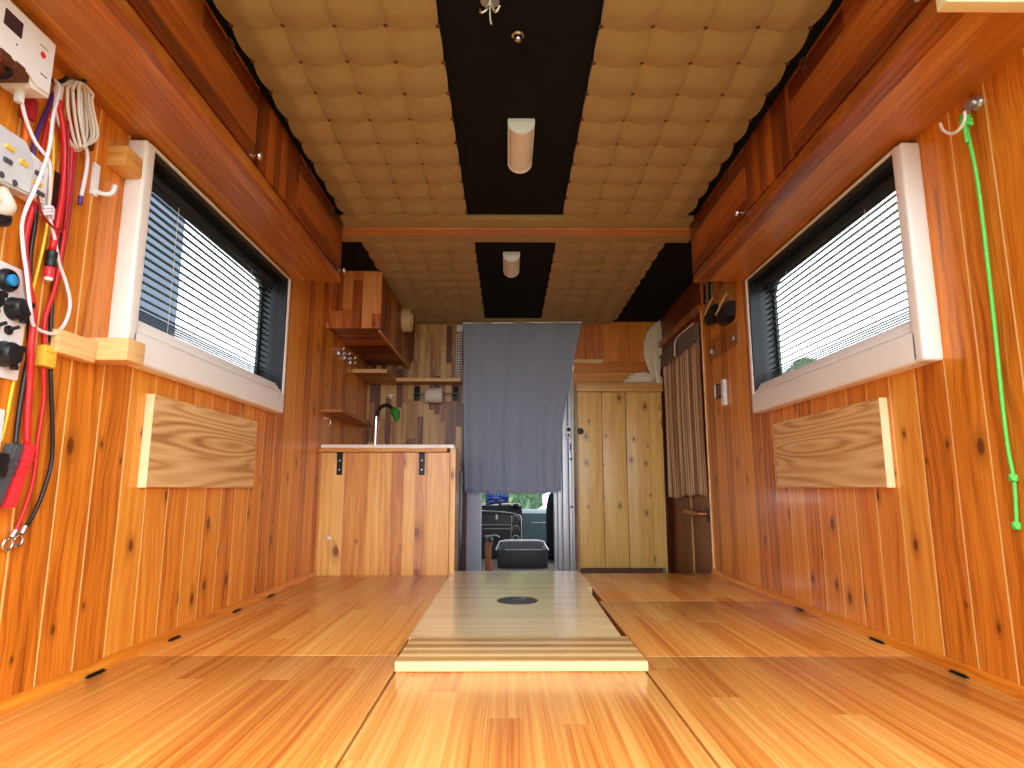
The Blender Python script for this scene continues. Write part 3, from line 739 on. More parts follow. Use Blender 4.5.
# wardrobe
WY = 3.98
t = thing('wardrobe', 'tall knotty yellow pine wardrobe beside the entry door', 'wardrobe', (.7, 4.05, ZF))
b = BM(); box(b, .443, .985, WY+.022, YB-.001, ZF, 1.078, .002); obj('carcass', b, M['wardrobe'], t)
b = BM(); box(b, .437, .992, WY-.006, WY+.03, 1.022, 1.080, .003); obj('top_rail', b, M['ward_rail'], t, 40)
b = BM()
for xa, xb in ((.443, .595), (.598, .745), (.748, .968)): box(b, xa, xb, WY, WY+.021, -.068, 1.019, .003)
d = obj('door', b, M['wardrobe'], t, 40)
b = BM(); lathe(b, [(.020, -.001), (.020, -.004), (.015, -.006), (.012, -.003)], (.459, WY, .768), 'y', 24); obj('ring_pull', b, M['black_metal'], d, 40)
b = BM(); box(b, .443, .968, WY+.003, WY+.02, ZF, -.072, .002); obj('plinth', b, M['brown_post'], t)
b = BM(); box(b, .950, .962, WY-.002, WY+.004, -.10, -.074, .001); obj('hinge', b, M['steel'], t)

# pale cloth bundle in the corner over the wardrobe
t = thing('cloth_bundle', 'pale twisted cloth hanging in the corner and bunched on the wardrobe top', 'cloth', (.93, 4.06, 1.08))
b = BM(); n = 72
prof = [(1.030, 1.520, .008), (1.010, 1.50, .026), (.985, 1.44, .050), (.968, 1.36, .062), (.962, 1.28, .056), (.965, 1.21, .040), (.972, 1.15, .026), (.978, 1.12, .036), (.975, 1.085, .045)]
rings = []
for (x, z, r) in prof:
    ring = []
    for k in range(n):
        a = 2*PI*k/n; rr = r*(1 + .20*math.cos(a*9 + z*5) + .07*math.cos(a*17 - z*9))
        ring.append(b.verts.new((min(x + rr*math.cos(a), XR-.002), 4.075 + rr*.7*math.sin(a), z)))
    rings.append(ring)
for p, q in zip(rings, rings[1:]):
    for k in range(n): b.faces.new((p[k], p[(k+1) % n], q[(k+1) % n], q[k]))
b.faces.new(rings[0]); b.faces.new(rings[-1])
obj('hanging_fold', b, M['cloth'], t, 180)
b = BM()
for (c, s, sd) in (((.845, 4.05, 1.115), (.062, .04, .036), 1), ((.905, 4.045, 1.108), (.05, .04, .030), 2), ((.790, 4.05, 1.098), (.035, .03, .022), 3), ((.875, 4.05, 1.140), (.05, .03, .022), 4)):
    q = BM(); bmesh.ops.create_icosphere(q, subdivisions=4, radius=1)
    for v in q.verts:
        nn = 1 + .20*math.sin(v.co.x*13 + v.co.z*9 + sd*2) + .10*math.sin(v.co.z*19 - v.co.x*7 + sd)
        v.co = Vector((c[0] + v.co.x*s[0]*nn, c[1] + v.co.y*s[1]*nn, max(1.0815, c[2] + v.co.z*s[2]*nn)))
    join(b, q)
obj('bunched_end', b, M['cloth'], t, 180)
b = BM(); tube(b, [(1.005, 3.975, 1.20), (1.003, 3.972, 1.12), (1.008, 3.968, 1.04), (1.005, 3.966, .98)], .005, 6); tag(obj('tie_cord', b, M['white_wire'], None, 60), 'white cord hanging between the wardrobe and the door curtain', 'cord')

# entry door on the right wall
d1 = struct('door_1', loc=(XR+.02, 3.66, ZF))
for ya, yb in ((3.215, 3.545), (3.575, 4.112)):
    b = BM(); box(b, XR+.004, XR+.028, ya, yb, ZF, 1.298, .002); obj('door_panel', b, M['door_wood'], d1)
b = BM(); box(b, XR-.004, XR+.02, 3.549, 3.571, ZF, 1.298, .003); obj('centre_stile', b, M['tan'], d1)
b = BM(); box(b, XR-.012, XR+.004, 3.222, 3.262, .245, .315, .004); h = obj('handle_plate', b, M['black_metal'], d1, 40)
b = BM(); tube(b, [(XR-.008, 3.25, .282), (XR-.045, 3.26, .282), (XR-.05, 3.30, .282), (XR-.048, 3.50, .284)], lambda q: .010 + .004*q, 10); obj('lever', b, M['copper'], d1, 60)
b = BM(); box(b, XR-.016, XR+.006, 3.50, 3.60, .262, .302, .006); obj('latch_cup', b, M['brown_post'], d1, 40)

# curtain over the door
def door_curtain_half(y0, y1, ztop, zbot, seed):
    b = BM(); NY, NZ = 44, 26; lay = []
    for side in (0, 1):
        g = []
        for j in range(NZ+1):
            v = j/NZ; row = []
            for i in range(NY+1):
                u = i/NY
                f = .008*math.sin(u*2*PI*6 + seed + .5*math.sin(v*4)) + .003*math.sin(u*2*PI*2.3 + seed*2)
                z = ztop + (zbot - ztop)*v - .012*v*math.sin(PI*u)*(1 if seed < 2 else -1) - .01*v*u
                row.append(b.verts.new((1.004 + f - .003*side, y0 + (y1-y0)*u, z)))
            g.append(row)
        for j in range(NZ):
            for i in range(NY): b.faces.new((g[j][i], g[j][i+1], g[j+1][i+1], g[j+1][i]))
        lay.append(g)
    a, c = lay
    for i in range(NY):
        b.faces.new((a[0][i], a[0][i+1], c[0][i+1], c[0][i])); b.faces.new((a[NZ][i], a[NZ][i+1], c[NZ][i+1], c[NZ][i]))
    for j in range(NZ):
        b.faces.new((a[j][0], a[j+1][0], c[j+1][0], c[j][0])); b.faces.new((a[j][NY], a[j+1][NY], c[j+1][NY], c[j][NY]))
    return b
t = thing('door_curtain', 'brown striped curtain gathered on a rod over the entry door', 'curtain', (.99, 3.6, .36))
obj('left_half', door_curtain_half(3.572, 3.972, 1.185, .372, 1), M['door_curtain'], t, 180)
obj('right_half', door_curtain_half(3.216, 3.548, 1.185, .372, 3), M['door_curtain'], t, 180)
b = BM()
for i in range(36):
    y = 3.226 + .735*i/35; tube(b, [(1.002, y, 1.180), (.998 + .005*math.sin(i*2.1), y+.003, 1.22), (1.002, y, 1.262)], lambda q: .014 - .003*math.sin(PI*q), 6, 3)
obj('gathered_heading', b, M['curtain_head'], t, 60)
b = BM(); tube(b, [(.998, 3.214, 1.272), (.998, 4.07, 1.262)], .007, 10, 0); obj('rod', b, M['copper'], t, 40)
b = BM(); tube(b, [(.985, 3.25, 1.276), (.972, 3.42, 1.268), (.968, 3.52, 1.262), (.965, 3.55, 1.235), (.966, 3.57, 1.165)], .0045, 8); obj('drawstring', b, M['white_wire'], t, 60)

# things on the right wall near the door
b = BM(); box(b, XR-.008, XR-.006, 2.70, 3.10, 1.04, 1.14, 0); box(b, XR-.010, XR, 2.70, 3.10, 1.036, 1.041, .001); box(b, XR-.010, XR, 2.697, 2.701, 1.036, 1.14, .001)
tag(obj('wall_pocket', b, M['clear'], None), 'clear plastic wall pocket on the right wall below the two hanging pouches', 'wall pocket')
for (yy, zz, lab) in ((2.74, 1.07, 'small steel chip put in as a glint at the near lower corner of the clear wall pocket'), (3.04, 1.075, 'small steel chip put in as a glint at the far lower corner of the clear wall pocket')):  # steel chips stand in for two bright reflections on the clear pocket
    b = BM(); box(b, XR-.016, XR-.0085, yy-.013, yy+.013, zz-.010, zz+.014, .003); tag(obj('clip', b, M['steel'], None, 40), lab, 'clip', 'pocket glints')
def pouch(y0, y1, ztop, zmid, zbot, label, striped):
    t = thing('hanging_pouch', label, 'pouch', (XR-.02, (y0+y1)/2, zbot), 'hanging pouches')
    def sh(bm, za, zb, depth, taper):
        n = 10; pts = []
        yc, hw = (y0+y1)/2, (y1-y0)/2
        pr = [(yc-hw, za), (yc-hw*taper, zb+.02), (yc-hw*taper*.6, zb), (yc+hw*taper*.6, zb), (yc+hw*taper, zb+.02), (yc+hw, za)]
        prism(bm, pr, 'x', XR-depth, XR-.001, .006)
    b = BM(); sh(b, ztop, zmid-.03, .030, .92); obj('front', b, M['tan'] if not striped else M['shelf'], t, 40)
    b = BM(); sh(b, zmid, zbot, .042, .85); obj('dark_base', b, M['black_pl'], t, 40)
    b = BM(); tube(b, [(XR-.040, y0, zmid+.035), (XR-.046, (y0*2+y1)/3, zmid+.01), (XR-.046, (y0+y1)/2, zmid), (XR-.044, (y0+2*y1)/3, zmid-.012), (XR-.04, y1, zmid-.02)], .005, 8); obj('rim', b, M['pale_rim'], t, 60)
    if striped:
        for k in range(4):
            b = BM(); yy = y0 + .02 + k*(y1-y0-.04)/3; tube(b, [(XR-.034, yy, ztop+.015), (XR-.036, yy+.006, zmid+.04)], .005, 6, 0); obj('rod', b, M['black_metal'] if k % 2 else M['steel'], t, 40)
pouch(2.700, 2.862, 1.335, 1.235, 1.150, 'tan pouch with a pale rim and black lower half, hanging beside the right window', False)
pouch(2.885, 3.045, 1.395, 1.275, 1.200, 'pouch holding thin dark and shiny rods, hanging next to the door frame', True)
t = thing('wall_switch', 'small white wall switch box between the right window and the door', 'switch', (XR, 2.94, .78))
b = BM(); box(b, XR-.016, XR, 2.885, 2.925, .790, .912, .003); obj('cover', b, M['white_hard'], t, 40)
b = BM(); box(b, XR-.022, XR, 2.945, 3.0, .835, .900, .003); obj('back_box', b, M['brown_post'], t, 40)
b = BM(); box(b, XR-.024, XR-.021, 2.975, 3.0, .835, .900, .001); obj('edge', b, M['white_hard'], t)

# fold-up boards on the side walls
for (xa, xb, xe, y0, y1, lab) in ((XL, XL+.021, 1, 1.612, 2.292, 'plain pale pine board fixed to the left wall below the left window'), (XR-.021, XR, -1, 1.668, 2.355, 'plain pale pine board fixed to the right wall below the right window')):
    t = thing('wall_board', lab, 'board', ((xa+xb)/2, (y0+y1)/2, .408), 'wall boards')
    b = BM(); box(b, xa, xb, y0+.004, y1, .409, .646, .001); obj('panel', b, M['raw_board'], t)
    b = BM(); box(b, xa, xb+.0004 if xe > 0 else xb, y0, y0+.004, .408, .647, .001); obj('sawn_end', b, M['raw_end'], t)

# ------------------------------------------------------------------ right wall: hook and green cord
t = thing('wall_hook', 'chrome J-shaped hook on the right wall under the cabinet, carrying the green cord', 'hook', (XR, 1.22, 1.2))
b = BM(); lathe(b, [(.016, 0), (.016, -.006), (.012, -.010)], (XR, 1.236, 1.228), 'x', 18); tube(b, [(XR-.004, 1.236, 1.225), (XR-.016, 1.238, 1.232), (XR-.027, 1.236, 1.222), (XR-.032, 1.234, 1.195)], .0075, 10); obj('stem', b, M['steel'], t, 50)
b = BM(); tube(b, [(.976, 1.226, 1.200), (.975, 1.228, 1.182), (.974, 1.240, 1.171), (.973, 1.258, 1.170), (.973, 1.276, 1.180), (.973, 1.290, 1.197), (.973, 1.296, 1.216)], .0034, 10); obj('curl', b, M['white_pl'], t, 60)
t = thing('green_cord', 'bright green knotted cord hanging down the right wall from the chrome hook', 'cord', (.99, 1.25, .32))
cp = [(.987, 1.240, 1.190), (.992, 1.244, 1.146), (1.003, 1.25, 1.056), (1.006, 1.255, .90), (1.008, 1.261, .75), (1.008, 1.267, .583), (1.008, 1.268, .482), (1.008, 1.263, .424), (1.008, 1.268, .363), (1.008, 1.271, .335)]
b = BM(); tube(b, cp, .0038, 8); obj('line', b, M['green_cord'], t, 60)
b = BM()
for k in range(3): tube(b, [(.986+.006*math.cos(a+k), 1.238 + .007*math.sin(a), 1.196 - .009*k + .004*math.cos(a*2)) for a in [2*PI*i/8 for i in range(9)]], .0042, 8, 3)
tube(b, [(.980, 1.234, 1.185), (.980, 1.236, 1.165), (.981, 1.237, 1.135)], .004, 8); obj('top_knot', b, M['green_cord'], t, 60)
for z, y in ((.424, 1.263), (.330, 1.271)):
    b = BM()
    for k in range(2): tube(b, [(1.007+.004*math.cos(a), y + .005*math.sin(a), z + .004*k + .003*math.cos(a*2)) for a in [2*PI*i/8 for i in range(9)]], .0038, 8, 3)
    obj('knot', b, M['green_cord'], t, 60)

# ------------------------------------------------------------------ left wall: electrics
def cable(name, pts, r, mat, label, cat='cable'):
    b = BM(); tube(b, pts, r, 8, 6); return tag(obj(name, b, M[mat], None, 180), label, cat, 'cables on the left wall')
# charge controller
t = thing('charge_controller', 'white charge controller box with a small dark display at the top left', 'controller', (-.9, .98, 1.13))
b = BM(); prism(b, [(.78, 1.247), (1.093, 1.247), (1.093, 1.134), (1.052, 1.128), (1.036, 1.150), (.78, 1.150)], 'x', XL, -.866, .006); obj('case', b, M['white_hard'], t, 40)
b = BM(); box(b, -.8665, -.8645, .968, 1.008, 1.192, 1.222, .001); obj('display', b, M['lcd'], t)
b = BM(); lathe(b, [(.006, 0), (.006, .002), (.003, .003)], (-.867, 1.060, 1.200), 'x', 16); obj('button', b, M['red_pl'], t, 40)
b = BM(); box(b, -.8665, -.8652, 1.060, 1.076, 1.162, 1.164); box(b, -.8665, -.8652, .999, 1.002, 1.174, 1.177); box(b, -.8665, -.8652, 1.050, 1.070, 1.215, 1.2162); obj('printed_marks', b, M['grey_pl'], t)
b = BM(); box(b, -.930, -.868, .80, 1.040, 1.128, 1.151, .002)
for k in range(7): box(b, -.876, -.8655, .812+.032*k, .835+.032*k, 1.131, 1.148, .002)
obj('terminal_block', b, M['brown_post'], t)
# dark loops at the terminals
cable('red_cable', [(-.88, .96, 1.145), (-.87, .97, 1.125), (-.87, .94, 1.10), (-.88, .90, 1.09)], .0059, 'red_wire', 'thick red cable curving out below the charge controller')
cable('black_cable', [(-.885, .995, 1.14), (-.87, 1.0, 1.118), (-.872, .97, 1.092), (-.88, .92, 1.08)], .0059, 'black_wire', 'thick black cable curving out below the charge controller')
b = BM(); box(b, -.925, -.902, 1.094, 1.112, 1.095, 1.140, .004); tag(obj('fuse_plug', b, M['dred_wire'], None, 40), 'dark red plug under the charge controller', 'plug')
# breaker unit
t = thing('breaker_unit', 'grey-white breaker unit with small switches on the left wall', 'breaker', (-.9, 1.06, .94))
b = BM(); prism(b, [(.94, 1.03), (1.075, 1.035), (1.10, 1.01), (1.10, .94), (.94, .925)], 'x', XL, -.885, .004); obj('housing', b, plain('breaker_grey', lin(206, 208, 214), .45), t, 40)
b = BM(); prism(b, [(1.102, 1.030), (1.150, 1.022), (1.150, .948), (1.102, .950)], 'x', XL, -.895, .004); obj('module', b, M['white_hard'], t, 40)
for k, (yy, zz) in enumerate(((1.04, 1.0), (1.04, .975), (1.075, .99), (1.125, .995), (1.125, .975), (1.135, .96))):
    b = BM(); xo = -.885 if yy < 1.1 else -.895; box(b, xo-.002, xo+.004, yy-.012, yy+.006, zz-.004, zz+.004, .001); obj('toggle', b, M['grey_pl'] if k % 2 else M['yellow_pl'], t)
for k in range(3):
    b = BM(); lathe(b, [(.006, 0), (.006, .002)], (-.886, 1.0 + .03*k, .945), 'x', 12); obj('terminal_screw', b, M['grey_pl'], t, 40)
b = BM(); tube(b, [(-.905, 1.055, .93), (-.89, 1.06, .90), (-.89, 1.04, .885), (-.90, 1.0, .89)], .012, 10); tag(obj('cable_sleeve', b, M['beige_wire'], None, 60), 'beige sleeve bending out below the breaker unit', 'cable')
b = BM(); tube(b, [(-.905, 1.05, .895), (-.89, 1.055, .872), (-.895, 1.01, .862)], .012, 10); tag(obj('black_sleeve', b, M['black_wire'], None, 60), 'black sleeve bending out below the breaker unit', 'cable')
# socket panel
t = thing('socket_panel', 'white socket panel with black round sockets and a blue lit button', 'socket panel', (XL, 1.09, .60))
b = BM(); box(b, XL, XL+.010, .98, 1.176, .604, .815, .004); obj('plate', b, M['white_hard'], t, 40)
def sock(y, z, r, led=False, cap=True):
    b = BM(); lathe(b, [(r, 0), (r, .006), (r*.86, .012), (r*.7, .013), (r*.66, .008), (.001, .008)], (XL+.009, y, z), 'x', 24); o = obj('socket', b, M['black_pl'], t, 40)
    if led:
        q = BM(); lathe(q, [(r*.5, 0), (r*.5, .008), (r*.35, .010)], (XL+.017, y, z), 'x', 16); obj('button', q, M['blue_led'], o, 40)
    elif cap:
        q = BM(); lathe(q, [(r*.92, 0), (r*.92, .010), (r*.75, .016), (r*.2, .017)], (XL+.018, y, z), 'x', 20); box(q, XL+.02, XL+.032, y+r*.5, y+r*1.15, z+r*.35, z+r*.8, .002); box(q, XL+.02, XL+.030, y+r*.2, y+r*.7, z-r*1.15, z-r*.7, .002); obj('cap', q, M['black_pl'], o, 40)
sock(1.116, .782, .022, led=True); sock(1.140, .735, .022); sock(1.075, .735, .022); sock(1.132, .647, .024); sock(1.06, .65, .022)
for yy in (1.105, 1.135):
    b = BM(); lathe(b, [(.009, 0), (.009, .005), (.006, .006)], (XL+.009, yy, .693), 'x', 14); tube(b, [(XL+.012, yy, .693), (XL+.028, yy+.004, .700)], .0035, 8, 0); obj('toggle', b, M['black_pl'], t, 40)
# lower socket + plug
b = BM(); box(b, XL, XL+.012, 1.02, 1.154, .470, .548, .004); tag(obj('outlet', b, M['white_hard'], None, 40), 'white outlet plate under the socket panel at the left edge', 'outlet')
b = BM(); box(b, XL, XL+.03, 1.02, 1.156, .425, .468, .006); box(b, XL+.008, XL+.034, 1.0, 1.12, .435, .458, .004); tag(obj('plug', b, M['black_pl'], None, 40), 'black plug just below the white outlet plate', 'plug')

cable('white_cable', [(-.905, 1.068, 1.142), (-.905, 1.075, 1.112), (-.905, 1.095, 1.08), (-.9, 1.115, 1.053), (-.89, 1.14, 1.028), (-.900, 1.163, .979), (-.91, 1.179, .945), (-.91, 1.199, .909), (-.915, 1.231, .858), (-.915, 1.258, .823), (-.915, 1.276, .783), (-.915, 1.268, .742), (-.915, 1.246, .716), (-.912, 1.215, .708), (-.91, 1.179, .713), (-.90, 1.154, .735), (-.895, 1.137, .764), (-.89, 1.118, .803), (-.888, 1.103, .835), (-.888, 1.092, .879), (-.882, 1.09, .913), (-.878, 1.097, .948), (-.876, 1.109, 1.0), (-.88, 1.122, 1.053), (-.89, 1.134, 1.125), (-.90, 1.153, 1.195), (-.915, 1.158, 1.218)], .0035, 'white_wire', 'long white cable with a big hanging loop over the red and black wires')
b = BM()
for k in range(3): tube(b, [(-.91+.008*math.cos(a), 1.176 + .012*math.sin(a), .950 - .007*k + .004*math.cos(a*2)) for a in [2*PI*i/8 for i in range(9)]], .003, 6, 3)
tag(obj('cable_tie', b, M['white_wire'], None, 60), 'white tie knotted round the long white cable', 'cable tie')
b = BM(); box(b, -.912, -.899, 1.062, 1.074, 1.108, 1.142, .003); tag(obj('usb_plug', b, M['white_hard'], None, 40), 'white plug on the cable under the charge controller', 'plug')
cable('red_cable', [(-.905, 1.127, .965), (-.915, 1.145, .943), (-.919, 1.145, .911), (-.919, 1.143, .865), (-.915, 1.146, .827), (-.913, 1.162, .777), (-.913, 1.180, .731), (-.913, 1.184, .666), (-.915, 1.194, .605), (-.917, 1.2, .553), (-.917, 1.21, .485)], .0063, 'red_wire', 'thick red cable running down to the red clamp handle')
cable('black_cable', [(-.92, 1.158, .960), (-.922, 1.164, .909), (-.922, 1.163, .858), (-.922, 1.170, .801), (-.923, 1.184, .725), (-.923, 1.192, .667), (-.922, 1.188, .609), (-.922, 1.186, .532), (-.92, 1.185, .483)], .0046, 'black_wire', 'black cable running down to the grey clamp handle')
cable('yellow_cable', [(-.917, 1.161, 1.136), (-.917, 1.176, 1.097), (-.917, 1.184, 1.048), (-.917, 1.188, .974), (-.917, 1.188, .907), (-.919, 1.185, .847), (-.924, 1.183, .786), (-.928, 1.180, .726), (-.929, 1.178, .666), (-.929, 1.172, .597), (-.928, 1.166, .531), (-.928, 1.160, .49)], .0030, 'yellow_wire', 'thin yellow cable running down behind the other wires')
cable('red_cable', [(-.92, 1.225, 1.218), (-.92, 1.227, 1.151), (-.92, 1.235, 1.087), (-.92, 1.24, 1.022), (-.92, 1.241, .944), (-.92, 1.24, .879), (-.922, 1.236, .802), (-.924, 1.225, .747), (-.922, 1.223, .712), (-.92, 1.228, .684)], .0046, 'red_wire', 'long red cable from the hook down into the yellow connector')
cable('red_cable', [(-.918, 1.176, 1.186), (-.918, 1.2, 1.134), (-.918, 1.215, 1.076), (-.916, 1.217, .999), (-.914, 1.212, .942), (-.914, 1.206, .875)], .0071, 'red_wire', 'thick red cable running down into the fuse holder')
cable('red_cable', [(-.895, 1.122, .967), (-.898, 1.146, .929), (-.900, 1.177, .916), (-.902, 1.202, .917), (-.904, 1.219, .933), (-.906, 1.220, .991), (-.908, 1.212, 1.072), (-.91, 1.20, 1.154)], .0024, 'dred_wire', 'thin dark red wire in a shallow loop across the cables')
cable('red_cable', [(-.924, 1.167, 1.153), (-.924, 1.163, 1.112), (-.924, 1.160, 1.058)], .0042, 'red_wire', 'short red cable beside the purple wire above the black relay')
cable('red_cable', [(-.925, 1.25, 1.165), (-.925, 1.252, 1.10), (-.924, 1.255, 1.02), (-.924, 1.254, .93), (-.925, 1.250, .87), (-.925, 1.244, .80)], .0034, 'dred_wire', 'dark red cable at the right side of the wire bundle')
cable('black_cable', [(-.926, 1.236, .925), (-.926, 1.238, .865), (-.927, 1.240, .802), (-.926, 1.243, .741), (-.924, 1.248, .689)], .0042, 'black_wire', 'short black cable ending in the yellow connector')
cable('purple_cable', [(-.924, 1.171, 1.2), (-.924, 1.161, 1.158), (-.924, 1.148, 1.113), (-.925, 1.141, 1.058), (-.925, 1.153, 1.0), (-.926, 1.157, .955)], .0042, 'purple_wire', 'purple cable behind the crossing white cable')
cable('orange_cable', [(-.915, 1.104, 1.10), (-.915, 1.106, 1.07), (-.915, 1.106, 1.03)], .0050, 'orange_wire', 'short orange cable under the dark red plug')
# yellow connector, tail with ring lugs
t = thing('cable_connector', 'yellow connector block joining red and black cables', 'connector', (-.92, 1.235, .64))
b = BM(); box(b, -.931, -.912, 1.219, 1.254, .643, .686, .004); obj('block', b, M['yellow_pl'], t, 40)
b = BM(); box(b, -.9125, -.9105, 1.224, 1.249, .652, .655); box(b, -.9125, -.9105, 1.224, 1.249, .672, .675); obj('ribs', b, M['yellow_wire'], t)
cable('red_cable', [(-.92, 1.230, .641), (-.92, 1.242, .578), (-.92, 1.240, .499), (-.92, 1.240, .421), (-.92, 1.228, .368), (-.92, 1.213, .326)], .0038, 'red_wire', 'thin red cable from the yellow connector to a ring lug')
cable('black_cable', [(-.92, 1.250, .642), (-.92, 1.263, .581), (-.92, 1.276, .522), (-.92, 1.284, .458), (-.92, 1.271, .398), (-.92, 1.253, .356), (-.92, 1.236, .330)], .0040, 'black_wire', 'thin black cable from the yellow connector to a ring lug')
def lug(p, q, label):
    p, q = Vector(p), Vector(q); d = (q-p).normalized(); s = Vector((0, -d.z, d.y))
    b = BM(); tube(b, [p, p + (q-p)*.5], .0055, 10, 0)
    c = q; tube(b, [c + d*.011*math.cos(a) + s*.011*math.sin(a) for a in [2*PI*i/14 for i in range(15)]], .0032, 8, 1)
    tag(obj('ring_lug', b, M['chrome'], None, 50), label, 'ring lug', 'ring lugs')
lug((-.92, 1.213, .328), (-.924, 1.203, .303), 'metal ring lug at the end of the thin red cable')
lug((-.92, 1.236, .334), (-.924, 1.227, .308), 'metal ring lug at the end of the thin black cable')
# clamp handles
for (y0_, y1_, sl, mat, lab, dx) in ((1.172, 1.197, -.040, 'grey_pl', 'dark grey clamp handle hanging at the left edge', 0), (1.198, 1.222, -.032, 'red_pl', 'red clamp handle hanging beside the grey one', .004)):
    t = thing('clamp_handle', lab, 'clamp handle', (-.915, y0_, .37), 'clamp handles')
    b = BM(); prism(b, [(y0_, .487), (y1_, .487), (y1_+sl, .370), (y0_+sl, .370)], 'x', -.932, -.908+dx, .004); obj('grip', b, M[mat], t, 40)
    b = BM()
    for zz in (.458, .446, .434):
        k = (.487-zz)/.117; box(b, -.9095+dx, -.9065+dx, y0_+sl*k, y1_+sl*k, zz-.0015, zz+.0015, .0005)
    obj('ridges', b, M[mat], t)
# relay in a white clip frame
t = thing('relay', 'black relay block in a white mount among the red cables', 'relay', (XL, 1.19, .945))
b = BM(); box(b, XL, -.912, 1.168, 1.176, .945, 1.045, .002); box(b, XL, -.912, 1.176, 1.200, .945, .953, .002); obj('mount', b, M['white_hard'], t, 40)
b = BM(); box(b, XL, -.919, 1.178, 1.216, .958, 1.042, .003); obj('block', b, M['black_pl'], t, 40)
b = BM(); lathe(b, [(.008, -.022), (.010, -.020), (.010, -.002), (.011, 0), (.011, .010), (.008, .012)], (-.914, 1.206, .862), 'z', 16); 
t = thing('fuse_holder', 'red inline fuse holder with a black collar and clear tip', 'fuse holder', (-.914, 1.206, .82))
obj('collar', b, M['black_pl'], t, 40)
b = BM(); lathe(b, [(.008, 0), (.009, .003), (.009, .020), (.008, .022)], (-.914, 1.206, .818), 'z', 16); obj('body', b, M['red_pl'], t, 40)
b = BM(); lathe(b, [(.006, 0), (.008, .003), (.008, .006)], (-.914, 1.206, .812), 'z', 16); obj('tip', b, M['white_hard'], t, 40)
# beige coil on a hook
t = thing('cable_coil', 'coiled beige cable hanging from a black hook on the left wall', 'cable', (-.91, 1.22, 1.05), 'cables on the left wall')
rc = random.Random(9)
coils = BM()
for k in range(5):
    j = lambda a: rc.uniform(-a, a)
    x = -.922 + .006*k
    top1, top2 = (x, 1.172 + .008*k + j(.003), 1.222), (x, 1.225 + .004*k + j(.003), 1.258 - .003*k)
    pts = [top1, (x, 1.176 + .010*k + j(.004), 1.175), (x, 1.205 + .008*k + j(.004), 1.125), (x, 1.252 - .004*k + j(.004), 1.115 + .002*k), (x, 1.262 + .004*k + j(.004), 1.165), (x, 1.246 + j(.004), 1.225), top2, (x, 1.205 + j(.004), 1.245), top1]
    tube(coils, pts, .0033, 8, 5)
obj('loops', coils, M['beige_wire'], t, 180)
b = BM(); tube(b, [(-.912, 1.225, 1.24), (-.912, 1.240, 1.18), (-.914, 1.256, 1.144), (-.915, 1.274, 1.12), (-.915, 1.276, 1.082), (-.915, 1.270, 1.021)], .0042, 8); obj('tail', b, M['white_wire'], t, 180)
b = BM(); lathe(b, [(.005, 0), (.005, .018)], (-.915, 1.269, 1.004), 'z', 12); obj('tip', b, M['purple_wire'], t, 40)
b = BM()
for yy, zz in ((1.168, 1.226), (1.222, 1.262)): tube(b, [(XL, yy, zz), (-.91, yy, zz-.004), (-.898, yy, zz+.006)], .004, 8)
tag(obj('cable_hook', b, M['black_metal'], None, 60), 'pair of black pegs holding up the beige cable coil', 'hook')
b = BM(); prism(b, [(1.235, 1.248), (1.318, 1.205), (1.310, 1.150), (1.285, 1.135), (1.25, 1.17)], 'x', XL, XL+.005, .001); tag(obj('backing_plate', b, M['brown_post'], None), 'small reddish brown plate on the wall behind the beige coil', 'plate')
# white hook, wooden blocks by the window
t = thing('wall_hook', 'white plastic hook on the left wall near the left window', 'hook', (XL, 1.33, 1.05))
b = BM(); box(b, XL, XL+.007, 1.316, 1.338, 1.052, 1.128, .003); obj('plate', b, M['white_hard'], t, 40)
b = BM(); tube(b, [(XL+.005, 1.330, 1.064), (XL+.022, 1.336, 1.060), (XL+.032, 1.346, 1.068), (XL+.034, 1.352, 1.088)], .0055, 8); obj('prong', b, M['white_hard'], t, 60)
b = BM(); box(b, XL, -.888, 1.362, 1.428, 1.145, 1.195, .003); tag(obj('wood_block', b, M['block'], None, 40), 'small wooden block on the left wall at the upper corner of the window', 'block')
t = thing('wood_bracket', 'pale wooden ledge with a square block under the lower corner of the left window', 'ledge', (XL, 1.37, .68))
b = BM(); box(b, XL, -.905, 1.244, 1.360, .676, .724, .002); obj('rail', b, M['ledge'], t, 40)
b = BM(); box(b, XL, -.838, 1.362, 1.428, .684, .735, .003); obj('block', b, M['ledge'], t, 40)

# ------------------------------------------------------------------ driver cab beyond the walk-through
b = BM(); box(b, -1.0, 1.05, YB+.06, 6.2, -.27, -.152); struct('floor.001', b, M['cabfloor'])
b = BM()
box(b, -1.05, -1.0, YB+.06, 6.2, -.27, .18); box(b, 1.05, 1.10, YB+.06, 6.2, -.27, .18)
box(b, -1.05, 1.10, YB+.06, 6.0, 1.15, 1.20); box(b, -1.05, -.98, 5.8, 6.2, .18, 1.15); box(b, 1.03, 1.10, 5.8, 6.2, .18, 1.15)
box(b, -1.05, -.98, YB+.06, 4.5, .18, 1.15); box(b, 1.03, 1.10, YB+.06, 4.5, .18, 1.15); box(b, -1.05, 1.10, 6.1, 6.2, -.27, .16)
struct('wall_front', b, M['van_skin'])
b = BM(); prism(b, [(6.16, .16), (6.168, .16), (5.988, 1.15), (5.98, 1.15)], 'x', -1.0, 1.05); struct('window_3', b, M['glass'])
t = thing('dashboard', 'dark dashboard with round vents in the driver cab beyond the curtain', 'dashboard', (0, 5.7, -.2))
b = BM(); prism(b, [(5.52, -.10), (5.50, .10), (5.50, .205), (5.56, .232), (6.05, .225), (6.05, -.10)], 'x', .10, .98, .008); obj('passenger_panel', b, M['dash_teal'], t, 40)
b = BM(); box(b, .20, .46, 5.494, 5.50, .125, .131, .001); obj('seam', b, M['white_pl'], t)
